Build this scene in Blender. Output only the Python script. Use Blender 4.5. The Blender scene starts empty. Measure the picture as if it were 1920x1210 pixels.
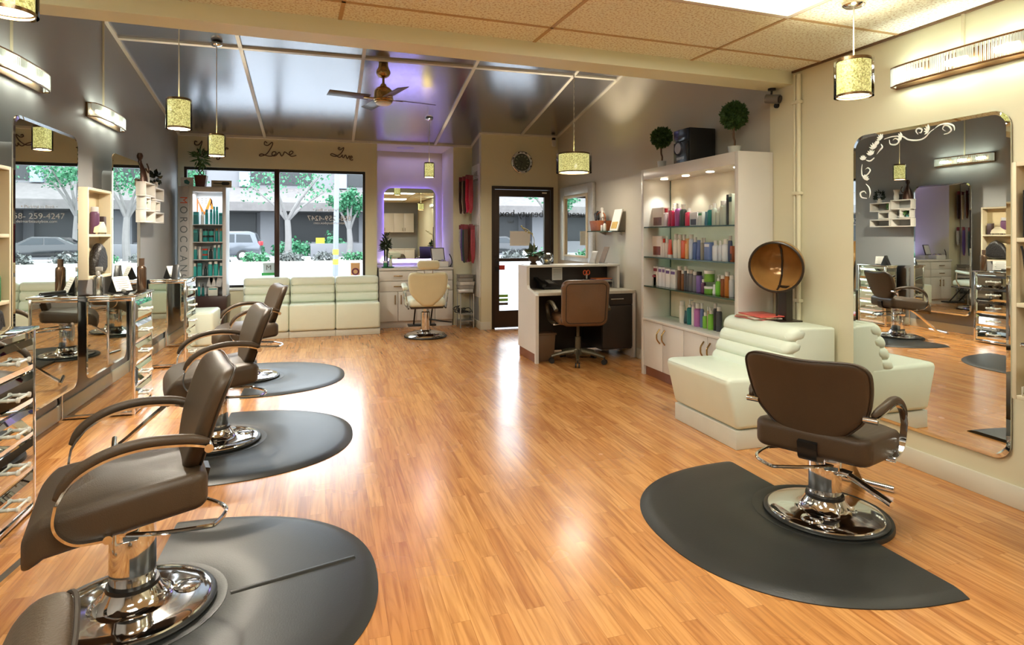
import bpy, bmesh, math, random
from mathutils import Vector as V, Matrix, Euler
PI = math.pi
SC = bpy.context.scene
C = SC.collection
rnd = random.Random(11)

# ---------------------------------------------------------------- camera
CAM_F, CAM_YAW, CAM_H, HOR = 1140.0, math.radians(17.07), 1.40, 441.0
cs, sn = math.cos(CAM_YAW), math.sin(CAM_YAW)
cd = bpy.data.cameras.new('camera'); cam = bpy.data.objects.new('camera', cd); C.objects.link(cam)
cam.location = (0, 0, CAM_H); cam.rotation_euler = (PI/2, 0, -CAM_YAW)
cd.sensor_width = 36; cd.lens = CAM_F/1920*36; cd.shift_y = -164/1920; cd.clip_start = .02; cd.clip_end = 400
SC.camera = cam

def ray(px):
    a = (px-960)/CAM_F
    return a*cs+sn, cs-a*sn                      # X and Y per unit of depth
def y_on(px, X): rx, ry = ray(px); return X/rx*ry     # where a sight line meets the plane x = X
def x_on(px, Y): rx, ry = ray(px); return Y/ry*rx     # ... the plane y = Y
def z_at(py, X, Y): return CAM_H+(HOR-py)/CAM_F*(X*sn+Y*cs)

# ---------------------------------------------------------------- materials
def lin(c):
    return tuple(((v/255)/12.92 if v/255 <= .04045 else ((v/255+.055)/1.055)**2.4) for v in c)+(1,)
MATS = {}
def mat(name, col, rough=.5, metal=0., spec=.5, coat=0., emit=0., ecol=None, var=.06, vscale=9., bump=0., bscale=120., trans=0., ior=1.45, alpha=1.):
    if name in MATS: return MATS[name]
    m = bpy.data.materials.new(name); m.use_nodes = True
    nt = m.node_tree; N = nt.nodes; L = nt.links
    b = N['Principled BSDF']
    c = lin(col)
    tc = N.new('ShaderNodeTexCoord')
    no = N.new('ShaderNodeTexNoise'); no.inputs['Scale'].default_value = vscale; no.inputs['Detail'].default_value = 3
    L.new(tc.outputs['Object'], no.inputs['Vector'])
    mx = N.new('ShaderNodeMix'); mx.data_type = 'RGBA'
    mx.inputs['A'].default_value = tuple(v*(1-var) for v in c[:3])+(1,)
    mx.inputs['B'].default_value = tuple(min(1, v*(1+var)) for v in c[:3])+(1,)
    L.new(no.outputs['Fac'], mx.inputs['Factor'])
    L.new(mx.outputs['Result'], b.inputs['Base Color'])
    b.inputs['Roughness'].default_value = rough; b.inputs['Metallic'].default_value = metal
    b.inputs['Specular IOR Level'].default_value = spec; b.inputs['Coat Weight'].default_value = coat
    b.inputs['Coat Roughness'].default_value = .08
    b.inputs['IOR'].default_value = ior; b.inputs['Transmission Weight'].default_value = trans; b.inputs['Alpha'].default_value = alpha
    if emit:
        b.inputs['Emission Color'].default_value = lin(ecol or col); b.inputs['Emission Strength'].default_value = emit
    if bump:
        n2 = N.new('ShaderNodeTexNoise'); n2.inputs['Scale'].default_value = bscale; n2.inputs['Detail'].default_value = 2
        L.new(tc.outputs['Object'], n2.inputs['Vector'])
        bp = N.new('ShaderNodeBump'); bp.inputs['Strength'].default_value = bump; bp.inputs['Distance'].default_value = .01
        L.new(n2.outputs['Fac'], bp.inputs['Height']); L.new(bp.outputs['Normal'], b.inputs['Normal'])
    MATS[name] = m
    return m

def glass_mat(name, tint, gloss=.12):
    if name in MATS: return MATS[name]
    m = bpy.data.materials.new(name); m.use_nodes = True
    nt = m.node_tree; N = nt.nodes; L = nt.links
    N.remove(N['Principled BSDF'])
    t = N.new('ShaderNodeBsdfTransparent'); t.inputs['Color'].default_value = tint+(1,)
    g = N.new('ShaderNodeBsdfGlossy'); g.inputs['Roughness'].default_value = .02
    fr = N.new('ShaderNodeLayerWeight'); fr.inputs['Blend'].default_value = gloss
    s = N.new('ShaderNodeMixShader')
    L.new(fr.outputs['Fresnel'], s.inputs['Fac']); L.new(t.outputs[0], s.inputs[1]); L.new(g.outputs[0], s.inputs[2])
    L.new(s.outputs[0], N['Material Output'].inputs['Surface'])
    MATS[name] = m
    return m

# ---------------------------------------------------------------- mesh building
class MB:
    """collects shapes, builds ONE mesh object"""
    def __init__(self): self.bm = bmesh.new()
    def _join(self, t, M=None):
        if M is not None: bmesh.ops.transform(t, matrix=M, verts=t.verts)
        me = bpy.data.meshes.new('t'); t.to_mesh(me); t.free()
        self.bm.from_mesh(me); bpy.data.meshes.remove(me); return self
    def box(self, x0, x1, y0, y1, z0, z1, bev=0., seg=2, M=None):
        t = bmesh.new(); bmesh.ops.create_cube(t, size=1)
        for v in t.verts: v.co = V(((x0+x1)/2+v.co.x*(x1-x0), (y0+y1)/2+v.co.y*(y1-y0), (z0+z1)/2+v.co.z*(z1-z0)))
        if bev: bmesh.ops.bevel(t, geom=list(t.edges), offset=min(bev, .49*min(abs(x1-x0), abs(y1-y0), abs(z1-z0))), segments=seg, profile=.5, affect='EDGES')
        return self._join(t, M)
    def lathe(self, prof, n=32, at=(0, 0, 0), M=None):
        t = bmesh.new(); rings = []
        for r, z in prof:
            if r < 1e-5: rings.append([t.verts.new((0, 0, z))])
            else: rings.append([t.verts.new((r*math.cos(2*PI*i/n), r*math.sin(2*PI*i/n), z)) for i in range(n)])
        for a, b in zip(rings, rings[1:]):
            for i in range(n):
                j = (i+1) % n
                if len(a) == 1 and len(b) == 1: continue
                if len(a) == 1: t.faces.new((a[0], b[i], b[j]))
                elif len(b) == 1: t.faces.new((a[j], a[i], b[0]))
                else: t.faces.new((a[i], b[i], b[j], a[j]))
        bmesh.ops.recalc_face_normals(t, faces=t.faces)
        return self._join(t, (Matrix.Translation(at) @ M) if M is not None else Matrix.Translation(at))
    def cyl(self, p0, p1, r, r2=None, n=16):
        p0, p1 = V(p0), V(p1); d = p1-p0; q = d.to_track_quat('Z', 'Y').to_matrix().to_4x4()
        r2 = r if r2 is None else r2
        return self.lathe([(0, 0), (r, 0), (r2, d.length), (0, d.length)], n, M=Matrix.Translation(p0) @ q)
    def tube(self, pts, r, n=8, closed=False, rfun=None, flat=1.):
        t = bmesh.new(); P = [V(p) for p in pts]; k = len(P); rings = []; up = None
        for i in range(k):
            d = (P[(i+1) % k]-P[i-1]) if closed else (P[min(i+1, k-1)]-P[max(i-1, 0)])
            d.normalize()
            if up is None:
                up = V((0, 0, 1)) if abs(d.z) < .9 else V((1, 0, 0))
            s = d.cross(up); s.normalize(); u = s.cross(d); u.normalize(); up = u
            rr = rfun(i/(k-1)) if rfun else r
            rings.append([t.verts.new(P[i]+(s*math.cos(2*PI*j/n)*flat+u*math.sin(2*PI*j/n))*rr) for j in range(n)])
        for i in range(k if closed else k-1):
            a, b = rings[i], rings[(i+1) % k]
            for j in range(n): t.faces.new((a[j], a[(j+1) % n], b[(j+1) % n], b[j]))
        if not closed: t.faces.new(rings[0][::-1]); t.faces.new(rings[-1])
        bmesh.ops.recalc_face_normals(t, faces=t.faces)
        return self._join(t)
    def strap(self, pts, w, th, axis=(0, 1, 0)):
        """flat band of width w along axis, following pts"""
        t = bmesh.new(); P = [V(p) for p in pts]; A = V(axis).normalized(); k = len(P); rings = []
        for i in range(k):
            d = (P[min(i+1, k-1)]-P[max(i-1, 0)]).normalized(); n = d.cross(A).normalized()
            rings.append([t.verts.new(P[i]+A*a*w/2+n*b*th/2) for a, b in ((-1, -1), (1, -1), (1, 1), (-1, 1))])
        for a, b in zip(rings, rings[1:]):
            for j in range(4): t.faces.new((a[j], a[(j+1) % 4], b[(j+1) % 4], b[j]))
        t.faces.new(rings[0][::-1]); t.faces.new(rings[-1])
        bmesh.ops.recalc_face_normals(t, faces=t.faces)
        return self._join(t)
    def ball(self, c, r, sub=2, sc=(1, 1, 1)):
        t = bmesh.new(); bmesh.ops.create_icosphere(t, subdivisions=sub, radius=r)
        return self._join(t, Matrix.Translation(c) @ Matrix.Diagonal((*sc, 1)))
    def prism(self, pts, d0, d1, plane='xy', bev=0.):
        """closed outline extruded between d0 and d1 along the axis missing from plane"""
        t = bmesh.new()
        def mk(a, b, d): return {'xy': (a, b, d), 'yz': (d, a, b), 'xz': (a, d, b)}[plane]
        A = [t.verts.new(mk(a, b, d0)) for a, b in pts]; B = [t.verts.new(mk(a, b, d1)) for a, b in pts]
        n = len(pts)
        t.faces.new(A[::-1]); t.faces.new(B)
        for i in range(n): t.faces.new((A[i], A[(i+1) % n], B[(i+1) % n], B[i]))
        bmesh.ops.recalc_face_normals(t, faces=t.faces)
        if bev:
            ed = [e for e in t.edges if any(len(f.verts) > 4 or f.verts[0].co is None for f in e.link_faces)] if n > 4 else list(t.edges)
            bmesh.ops.bevel(t, geom=ed, offset=bev, segments=2, profile=.5, affect='EDGES')
        return self._join(t)
    def pillow(self, outline, T, rr, fn, steps=4, inner=(.75, .5, .25), flatback=False):
        """puffy panel: outline in (u,v), thickness T, rounded rim rr; fn(u,v,w) places a point"""
        t = bmesh.new(); n = len(outline); O = [V((a, b)) for a, b in outline]
        cen = sum(O, V((0, 0)))/n; nor = []
        for i in range(n):
            d = O[(i+1) % n]-O[i-1]; q = V((d.y, -d.x)).normalized()
            if q.dot(O[i]-cen) < 0: q = -q
            nor.append(q)
        def ring(off, w, k=1.):
            return [t.verts.new(fn(*(cen+(O[i]-nor[i]*off-cen)*k), w)) for i in range(n)]
        rings = []
        h = T/2
        seq = []
        for s in (-1, 1):
            if s == -1 and flatback:
                seq.append([ring(rr*.15, -h, k) for k in (.01,)+tuple(reversed(inner))]+[ring(rr*.15, -h)])
                continue
            fl = [ring(rr*(1-math.cos(j/steps*PI/2)), s*(h-rr*min(1, h/rr))+s*min(h, rr)*math.sin(j/steps*PI/2)) for j in range(0 if s == -1 else (0 if T > 2*rr else 1), steps+1)]
            ins = [ring(rr, s*h, k) for k in inner]
            seq.append((fl+ins)[::-1] if s == -1 else fl+ins)
        rings = seq[0]+seq[1]
        for a, b in zip(rings, rings[1:]):
            for i in range(n): t.faces.new((a[i], a[(i+1) % n], b[(i+1) % n], b[i]))
        for rg, s in ((rings[0], -1), (rings[-1], 1)):
            w = s*h
            c = t.verts.new(fn(cen.x, cen.y, w))
            for i in range(n): t.faces.new((rg[i], rg[(i+1) % n], c))
        bmesh.ops.recalc_face_normals(t, faces=t.faces)
        return self._join(t)
    def quads(self, Q):
        for q in Q: self.bm.faces.new([self.bm.verts.new(p) for p in q])
        return self
    def build(self, name, m, parent=None, sharp=.7, smooth=True, loc=None, rotz=0):
        bm = self.bm
        for f in bm.faces: f.smooth = smooth
        for e in bm.edges:
            if len(e.link_faces) == 2 and e.calc_face_angle(0) > sharp: e.smooth = False
        me = bpy.data.meshes.new(name); bm.to_mesh(me); bm.free()
        me.materials.append(m)
        o = bpy.data.objects.new(name, me); C.objects.link(o)
        if parent is not None: o.parent = parent
        if loc is not None: o.location = loc
        o.rotation_euler.z = rotz
        return o

def smooth_path(P, n=6):
    P = [V(p) for p in P]; out = []
    for i in range(len(P)-1):
        p0, p1, p2, p3 = P[max(i-1, 0)], P[i], P[i+1], P[min(i+2, len(P)-1)]
        for k in range(n):
            t = k/n
            out.append(.5*((2*p1)+(p2-p0)*t+(2*p0-5*p1+4*p2-p3)*t*t+(3*p1-p0-3*p2+p3)*t**3))
    out.append(P[-1]); return out

def rrect(w, h, r, n=6, cx=0, cy=0):
    out = []
    for sx, sy, a0 in ((1, 1, 0), (-1, 1, 90), (-1, -1, 180), (1, -1, 270)):
        for k in range(n+1):
            a = math.radians(a0+90*k/n); out.append((cx+sx*(w/2-r)+r*math.cos(a), cy+sy*(h/2-r)+r*math.sin(a)))
    return out

# ---------------------------------------------------------------- tagging
def tag(o, label=None, cat=None, group=None, kind=None):
    if label: o['label'] = label
    if cat: o['category'] = cat
    if group: o['group'] = group
    if kind: o['kind'] = kind
    return o
def thing(name, label, cat, loc=(0, 0, 0), rotz=0, group=None, kind=None):
    o = bpy.data.objects.new(name, None); C.objects.link(o); o.empty_display_size = .1
    o.location = loc; o.rotation_euler.z = rotz
    return tag(o, label, cat, group, kind)
def struct(name, mb, m, parent=None, **k):
    o = mb.build(name, m, parent, **k)
    if parent is None: o['kind'] = 'structure'
    return o
KIDS = {}
def copy_tree(o, parent=None, mats=None):
    c = o.copy(); C.objects.link(c)
    if parent is not None: c.parent = parent
    for ch in list(o.children): copy_tree(ch, c)
    return c
def dup(root, loc, rotz, label, group=None):
    r = copy_tree(root); r.location = loc; r.rotation_euler.z = rotz
    return tag(r, label, group=group)

def lettering(text, size, m, parent, M, name='lettering', depth=.002, align='CENTER'):
    cu = bpy.data.curves.new('txt', 'FONT'); cu.body = text; cu.size = size; cu.extrude = depth/2; cu.align_x = align; cu.align_y = 'CENTER'
    o = bpy.data.objects.new('txt', cu); C.objects.link(o)
    dg = bpy.context.evaluated_depsgraph_get(); dg.update()
    me = bpy.data.meshes.new_from_object(o.evaluated_get(dg)); bpy.data.objects.remove(o)
    me.transform(M); me.materials.clear(); me.materials.append(m)
    q = bpy.data.objects.new(name, me); C.objects.link(q)
    if parent is not None: q.parent = parent
    return q
def frame3(origin, xdir, ydir):
    x, y = V(xdir).normalized(), V(ydir).normalized(); z = x.cross(y)
    return Matrix(((x.x, y.x, z.x, origin[0]), (x.y, y.y, z.y, origin[1]), (x.z, y.z, z.z, origin[2]), (0, 0, 0, 1)))
ORD = ['first', 'second', 'third', 'fourth', 'fifth', 'sixth', 'seventh', 'eighth', 'ninth', 'tenth', 'eleventh', 'twelfth', 'thirteenth', 'fourteenth', 'fifteenth', 'sixteenth', 'seventeenth', 'eighteenth', 'nineteenth', 'twentieth', 'twenty-first', 'twenty-second']

# ---------------------------------------------------------------- shared materials
CREAM = mat('cream_paint', (212, 207, 178), .55, var=.03, vscale=3, bump=.05, bscale=200)
GREY = mat('grey_paint', (154, 154, 154), .5, var=.03, vscale=3, bump=.05, bscale=200)
TAUPE = mat('taupe_paint', (188, 180, 164), .5, var=.03, vscale=3, bump=.05, bscale=200)
TRIMW = mat('off_white_trim', (216, 205, 176), .4, var=.03)
WHITE = mat('white_laminate', (214, 210, 202), .3, var=.02)
WSKIRT = mat('white_skirting', (212, 210, 194), .4, var=.03)
LEATHER = mat('brown_leather', (70, 57, 43), .42, var=.1, vscale=14, bump=.12, bscale=260, spec=.45)
WLEATH = mat('white_leather', (220, 229, 212), .38, var=.03, bump=.06, bscale=200)
OLEATH = mat('brown_office_leather', (108, 80, 56), .3, var=.14, vscale=8, bump=.1, bscale=90)
CHROME = mat('chrome', (222, 222, 222), .07, 1., var=.02)
STEEL = mat('brushed_steel', (190, 190, 188), .25, 1., var=.05)
BRASS = mat('antique_brass', (176, 142, 92), .25, 1., var=.08)
BRONZE = mat('bronze_trim', (128, 98, 66), .3, .9, var=.08)
RUBBER = mat('black_rubber', (43, 44, 42), .38, var=.1, vscale=6, bump=.05, bscale=160, spec=.4)
BLACK = mat('black_plastic', (28, 27, 26), .35, var=.1)
DKWOOD = mat('dark_espresso_wood', (48, 40, 34), .35, var=.2, vscale=5)
DKBROWN = mat('dark_brown_metal', (52, 40, 30), .35, .3, var=.1)
MIRROR = mat('mirror_glass', (236, 240, 236), .0, 1., var=.005)
MIRR2 = mat('bevelled_mirror', (226, 230, 226), .015, 1., var=.01)
PAPER = mat('white_paper', (232, 230, 222), .6, var=.03)
INK = mat('grey_ink', (92, 90, 88), .6)
CRYST = mat('clear_crystal', (240, 244, 240), .05, 0., trans=.6, var=.01)
GLASS = glass_mat('window_glass', (.97, .985, .98), .08)
SHELFG = glass_mat('shelf_glass', (.80, .90, .84), .3)
GEDGE = mat('glass_edge_green', (40, 66, 54), .15, var=.05)
# ================================================================ ROOM
XL, XR, YB = -1.93, 3.39, 9.30
def zc(y): return 2.795+.195*(YB-y)                       # sloped ceiling height

# floor: strip laminate running towards the street
def floor_mat():
    m = bpy.data.materials.new('oak_strip_laminate'); m.use_nodes = True
    nt = m.node_tree; N = nt.nodes; L = nt.links; b = N['Principled BSDF']
    tc = N.new('ShaderNodeTexCoord'); mp = N.new('ShaderNodeMapping'); mp.inputs['Rotation'].default_value = (0, 0, PI/2)
    L.new(tc.outputs['Object'], mp.inputs['Vector'])
    br = N.new('ShaderNodeTexBrick'); br.inputs['Scale'].default_value = 1; br.inputs['Brick Width'].default_value = .64; br.inputs['Row Height'].default_value = .072
    br.inputs['Mortar Size'].default_value = .0005; br.inputs['Color1'].default_value = (0, 0, 0, 1); br.inputs['Color2'].default_value = (1, 1, 1, 1); br.inputs['Mortar'].default_value = (.35, .35, .35, 1)
    br.offset = .37; br.offset_frequency = 2
    L.new(mp.outputs[0], br.inputs['Vector'])
    # grain: noise stretched along the strips
    mg = N.new('ShaderNodeMapping'); mg.inputs['Scale'].default_value = (1, .07, 1); L.new(tc.outputs['Object'], mg.inputs['Vector'])
    ofs = N.new('ShaderNodeVectorMath'); ofs.operation = 'ADD'; L.new(mg.outputs[0], ofs.inputs[0])
    sc = N.new('ShaderNodeVectorMath'); sc.operation = 'SCALE'; sc.inputs['Scale'].default_value = 7.3
    L.new(br.outputs['Color'], sc.inputs[0]); L.new(sc.outputs[0], ofs.inputs[1])
    wv = N.new('ShaderNodeTexNoise'); wv.inputs['Scale'].default_value = 34; wv.inputs['Detail'].default_value = 5; wv.inputs['Distortion'].default_value = .9
    L.new(ofs.outputs[0], wv.inputs['Vector'])
    big = N.new('ShaderNodeTexNoise'); big.inputs['Scale'].default_value = 2.2; L.new(tc.outputs['Object'], big.inputs['Vector'])
    r1 = N.new('ShaderNodeValToRGB')
    r1.color_ramp.elements[0].position = .0; r1.color_ramp.elements[0].color = lin((196, 134, 74))
    r1.color_ramp.elements[1].position = 1.; r1.color_ramp.elements[1].color = lin((218, 160, 96))
    e = r1.color_ramp.elements.new(.45); e.color = lin((206, 145, 82))
    L.new(br.outputs['Color'], r1.inputs['Fac'])
    r2 = N.new('ShaderNodeValToRGB')
    r2.color_ramp.elements[0].position = .36; r2.color_ramp.elements[0].color = (.50, .38, .30, 1)
    r2.color_ramp.elements[1].position = .58; r2.color_ramp.elements[1].color = (1, 1, 1, 1)
    L.new(wv.outputs['Fac'], r2.inputs['Fac'])
    mx = N.new('ShaderNodeMix'); mx.data_type = 'RGBA'; mx.blend_type = 'MULTIPLY'; mx.inputs['Factor'].default_value = .6
    L.new(r1.outputs[0], mx.inputs['A']); L.new(r2.outputs[0], mx.inputs['B'])
    wa = N.new('ShaderNodeTexWave'); wa.wave_type = 'BANDS'; wa.bands_direction = 'X'; wa.inputs['Scale'].default_value = 9; wa.inputs['Distortion'].default_value = 9; wa.inputs['Detail'].default_value = 2.5; wa.inputs['Detail Scale'].default_value = 1.3
    L.new(ofs.outputs[0], wa.inputs['Vector'])
    r3 = N.new('ShaderNodeValToRGB'); r3.color_ramp.elements[0].position = .0; r3.color_ramp.elements[0].color = (.62, .47, .36, 1); r3.color_ramp.elements[1].position = .4; r3.color_ramp.elements[1].color = (1, 1, 1, 1)
    L.new(wa.outputs['Fac'], r3.inputs['Fac'])
    mg2 = N.new('ShaderNodeMix'); mg2.data_type = 'RGBA'; mg2.blend_type = 'MULTIPLY'; mg2.inputs['Factor'].default_value = .28
    L.new(mx.outputs['Result'], mg2.inputs['A']); L.new(r3.outputs[0], mg2.inputs['B']); mx = mg2
    mort = N.new('ShaderNodeMix'); mort.data_type = 'RGBA'; mort.inputs['B'].default_value = lin((140, 88, 48))
    L.new(br.outputs['Fac'], mort.inputs['Factor']); L.new(mx.outputs['Result'], mort.inputs['A'])
    L.new(mort.outputs['Result'], b.inputs['Base Color'])
    mr = N.new('ShaderNodeMapRange'); mr.inputs['To Min'].default_value = .2; mr.inputs['To Max'].default_value = .32
    L.new(big.outputs['Fac'], mr.inputs['Value']); L.new(mr.outputs[0], b.inputs['Roughness'])
    bp = N.new('ShaderNodeBump'); bp.inputs['Strength'].default_value = .12; bp.inputs['Distance'].default_value = .003
    L.new(wv.outputs['Fac'], bp.inputs['Height']); L.new(bp.outputs[0], b.inputs['Normal'])
    b.inputs['Specular IOR Level'].default_value = .6; b.inputs['Coat Weight'].default_value = .25; b.inputs['Coat Roughness'].default_value = .16
    return m
FLOORM = floor_mat()
f = MB(); f.box(-2.05, 3.5, -3.1, 8.80, -.06, 0); f.box(-2.05, .74, 8.80, 9.40, -.06, 0); f.box(.74, 2.25, 8.80, 10.4, -.06, 0); struct('floor', f, FLOORM)

# walls
struct('wall_left', MB().box(-2.07, XL, -3.1, 9.42, 0, 4.2), GREY)
struct('wall_right', MB().box(XR, 3.52, -3.1, 4.03, 0, 2.9), CREAM)
struct('wall_right', MB().box(XR+.02, 3.52, 4.03, 8.85, 0, 4.1), TAUPE)
struct('wall_front', MB().box(-2.05, 3.52, -3.12, -3.0, 0, 2.9), GREY)
W0, W1, WZ0, WZ1 = -1.86, .57, .66, 2.345
f = MB(); f.box(XL, W0, YB, 9.42, 0, 2.86); f.box(W1, .741, YB, 9.42, 0, 2.86); f.box(W0, W1, YB, 9.42, 0, WZ0); f.box(W0, W1, YB, 9.42, WZ1, 2.86)
struct('wall_back', f, CREAM)
f = MB(); f.box(.69, .741, 9.42, 10.32, 0, 2.86); f.box(.741, 1.90, 10.25, 10.32, 0, 2.86); f.box(1.90, 1.98, 9.3, 10.32, 0, 2.86); f.box(.70, 1.97, 9.34, 10.32, 2.79, 2.86)
struct('wall_niche', f, CREAM)
struct('wall_pier', MB().box(1.98, 2.3, YB, 9.42, 0, 2.86), CREAM)
struct('wall_return', MB().box(2.20, 2.32, 8.85, YB, 0, 2.95), GREY)
D0, D1, DZ = 2.36, 3.335, 2.13
f = MB(); f.box(2.20, D0, 8.71, 8.85, 0, 2.93); f.box(D0, D1, 8.71, 8.85, DZ, 2.93); f.box(D1, XR+.02, 8.71, 8.85, 0, 2.93)
struct('wall_entry', f, CREAM)

# near ceiling: mineral tiles in a grid
def tile_mat():
    m = mat('mineral_fibre_tile', (232, 232, 210), .8, var=.05, vscale=20)
    nt = m.node_tree; N = nt.nodes; L = nt.links; b = N['Principled BSDF']
    tc = N.new('ShaderNodeTexCoord'); vo = N.new('ShaderNodeTexNoise'); vo.inputs['Scale'].default_value = 75; vo.inputs['Detail'].default_value = 4
    L.new(tc.outputs['Object'], vo.inputs['Vector'])
    r = N.new('ShaderNodeValToRGB'); r.color_ramp.elements[0].position = .38; r.color_ramp.elements[0].color = lin((206, 196, 170)); r.color_ramp.elements[1].position = .5; r.color_ramp.elements[1].color = lin((242, 246, 230))
    L.new(vo.outputs['Fac'], r.inputs['Fac']); L.new(r.outputs[0], b.inputs['Base Color'])
    bp = N.new('ShaderNodeBump'); bp.inputs['Strength'].default_value = .5; bp.inputs['Distance'].default_value = .006
    L.new(vo.outputs['Fac'], bp.inputs['Height']); L.new(bp.outputs[0], b.inputs['Normal'])
    return m
ZN = 2.64
CA = math.radians(2.7)                                   # ceiling grid and beam run slightly out of square
cl = struct('ceiling', MB().prism([(-2.0, -3.1), (3.45, -3.1), (3.45, 3.86), (-2.0, 3.60)], ZN, ZN+.08, 'xy'), tile_mat())
GRIDM = mat('beige_ceiling_grid', (186, 158, 112), .5)
f = MB()
for x in (-1.08, .12, 1.32, 2.52): f.box(x-.011, x+.011, -3.3, 4.2, ZN-.004, ZN+.01)
for k in range(11): y = 3.46-.61*k; f.box(-2.4, 3.8, y-.011, y+.011, ZN-.004, ZN+.01)
RC = Matrix.Translation((2.52, 2.85, 0)) @ Matrix.Rotation(CA, 4, 'Z') @ Matrix.Translation((-2.52, -2.85, 0))
bmesh.ops.transform(f.bm, matrix=RC, verts=f.bm.verts)
for co, no in (((3.388, 0, 0), (1, 0, 0)), ((-1.929, 0, 0), (-1, 0, 0)), ((0, -2.99, 0), (0, -1, 0)), ((3.4, 3.80, 0), (-math.tan(CA), 1, 0))):
    bmesh.ops.bisect_plane(f.bm, geom=f.bm.verts[:]+f.bm.edges[:]+f.bm.faces[:], plane_co=co, plane_no=no, clear_outer=True)
f.build('grid_bars', GRIDM, cl)
f = MB(); f.box(3.375, 3.39, -3, 3.78, ZN-.014, ZN); f.build('edge_strip', mat('dark_edge', (96, 70, 44), .5), cl)
# beam between the two ceilings
struct('trim_1', MB().prism([(-1.93, 3.53), (3.392, 3.785), (3.392, 4.03), (-1.93, 3.70)], 2.545, 3.95, 'xy'), mat('pale_beam_paint', (226, 230, 204), .5, var=.03, vscale=3))

# sloped ceiling: glossy dark panels
def gloss_ceiling():
    m = bpy.data.materials.new('glossy_silver_panel'); m.use_nodes = True
    nt = m.node_tree; N = nt.nodes; L = nt.links; b = N['Principled BSDF']
    tc = N.new('ShaderNodeTexCoord'); mp = N.new('ShaderNodeMapping'); mp.inputs['Scale'].default_value = (.25, 6, 6)
    L.new(tc.outputs['Object'], mp.inputs['Vector'])
    no = N.new('ShaderNodeTexNoise'); no.inputs['Scale'].default_value = 14; no.inputs['Detail'].default_value = 4; L.new(mp.outputs[0], no.inputs['Vector'])
    b.inputs['Base Color'].default_value = lin((186, 186, 192)); b.inputs['Metallic'].default_value = .92; b.inputs['Roughness'].default_value = .21
    bp = N.new('ShaderNodeBump'); bp.inputs['Strength'].default_value = .10; bp.inputs['Distance'].default_value = .004
    L.new(no.outputs['Fac'], bp.inputs['Height']); L.new(bp.outputs[0], b.inputs['Normal'])
    return m
struct('ceiling', MB().prism([(3.66, zc(3.66)), (YB+.05, zc(YB+.05)), (YB+.05, zc(YB+.05)+.06), (3.66, zc(3.66)+.06)], -2.0, 3.45, 'yz'), gloss_ceiling())
BATT = mat('white_batten', (206, 202, 190), .4)
def slope_bar(name, x0, x1, y0, y1, h=.02):
    struct(name, MB().prism([(y0, zc(y0)-h), (y1, zc(y1)-h), (y1, zc(y1)+.005), (y0, zc(y0)+.005)], x0, x1, 'yz'), BATT)
n = 2
for x in (-.82, .39, 1.61): slope_bar('trim_%d' % n, x-.018, x+.018, 3.90, YB-.02); n += 1
slope_bar('trim_%d' % n, 2.80, 2.836, 4.03, 8.71); n += 1
slope_bar('trim_%d' % n, XL, XL+.035, 3.72, YB); n += 1
slope_bar('trim_%d' % n, XR-.015, XR+.02, 4.03, 8.71); n += 1
slope_bar('trim_%d' % n, 2.17, 2.20, 8.71, YB); n += 1
slope_bar('trim_%d' % n, XL, XR+.02, 6.67, 6.71); n += 1
slope_bar('trim_%d' % n, XL, 2.2, YB-.03, YB, .03); n += 1
slope_bar('trim_%d' % n, 2.2, XR+.02, 8.68, 8.71, .02); n += 1

# skirting
def skirt(name, x0, x1, y0, y1, h=.115):
    struct(name, MB().box(x0, x1, y0, y1, 0, h, .004), WSKIRT)
skirt('baseboard_left', XL, XL+.016, -3, YB)
skirt('baseboard_right', XR-.016, XR, -3, 4.03)
skirt('baseboard_right', XR+.004, XR+.02, 5.52, 6.22)
skirt('baseboard_back', XL, .741, YB-.016, YB)
skirt('baseboard_pier', 1.93, 2.2, YB-.016, YB)
skirt('baseboard_return', 2.184, 2.2, 8.71, YB-.02)
skirt('baseboard_entry', 2.184, D0-.02, 8.694, 8.71)

# shop window
WBLK = mat('black_window_frame', (30, 26, 24), .35, .2)
win = thing('window_1', None, None, (0, 0, 0)); win['kind'] = 'structure'
f = MB()
f.box(W0, W1, 9.33, 9.39, WZ1-.04, WZ1); f.box(W0, W1, 9.33, 9.39, WZ0, WZ0+.035); f.box(W0, W0+.035, 9.33, 9.39, WZ0+.035, WZ1-.04); f.box(W1-.035, W1, 9.33, 9.39, WZ0+.035, WZ1-.04)
f.build('window_frame', WBLK, win)
MX = -.663
MB().box(MX-.034, MX+.034, 9.31, 9.39, WZ0, WZ1, .004).build('mullion', mat('dark_bronze_mullion', (58, 40, 34), .35, .3), win)
MB().box(W0+.035, MX-.034, 9.357, 9.363, WZ0+.03, WZ1-.03).build('pane', GLASS, win)
MB().box(MX+.034, W1-.035, 9.357, 9.363, WZ0+.03, WZ1-.03).build('pane', GLASS, win)
MB().box(W0-.02, W1+.02, 9.27, 9.33, WZ0-.035, WZ0-.003, .004).build('sill', WHITE, win)
DEC = mat('white_vinyl', (240, 240, 240), .5, emit=0)
# lettering reads from the street, so it is reversed from inside
def decal(text, size, x, z, m, name='window_lettering', y=9.354, par=win): 
    lettering(text, size, m, par, frame3((x, y, z), (-1, 0, 0), (0, 0, 1)), name, .001)
decal('858- 259-4247', .105, .06, z_at(410, .06, 9.35), DEC)
decal('delmarbeautybox.com', .05, .06, z_at(418.5, .06, 9.35), DEC)
decal('\u2022 Parking in Back \u2022', .055, .03, z_at(394, .03, 9.35), DEC)

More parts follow.
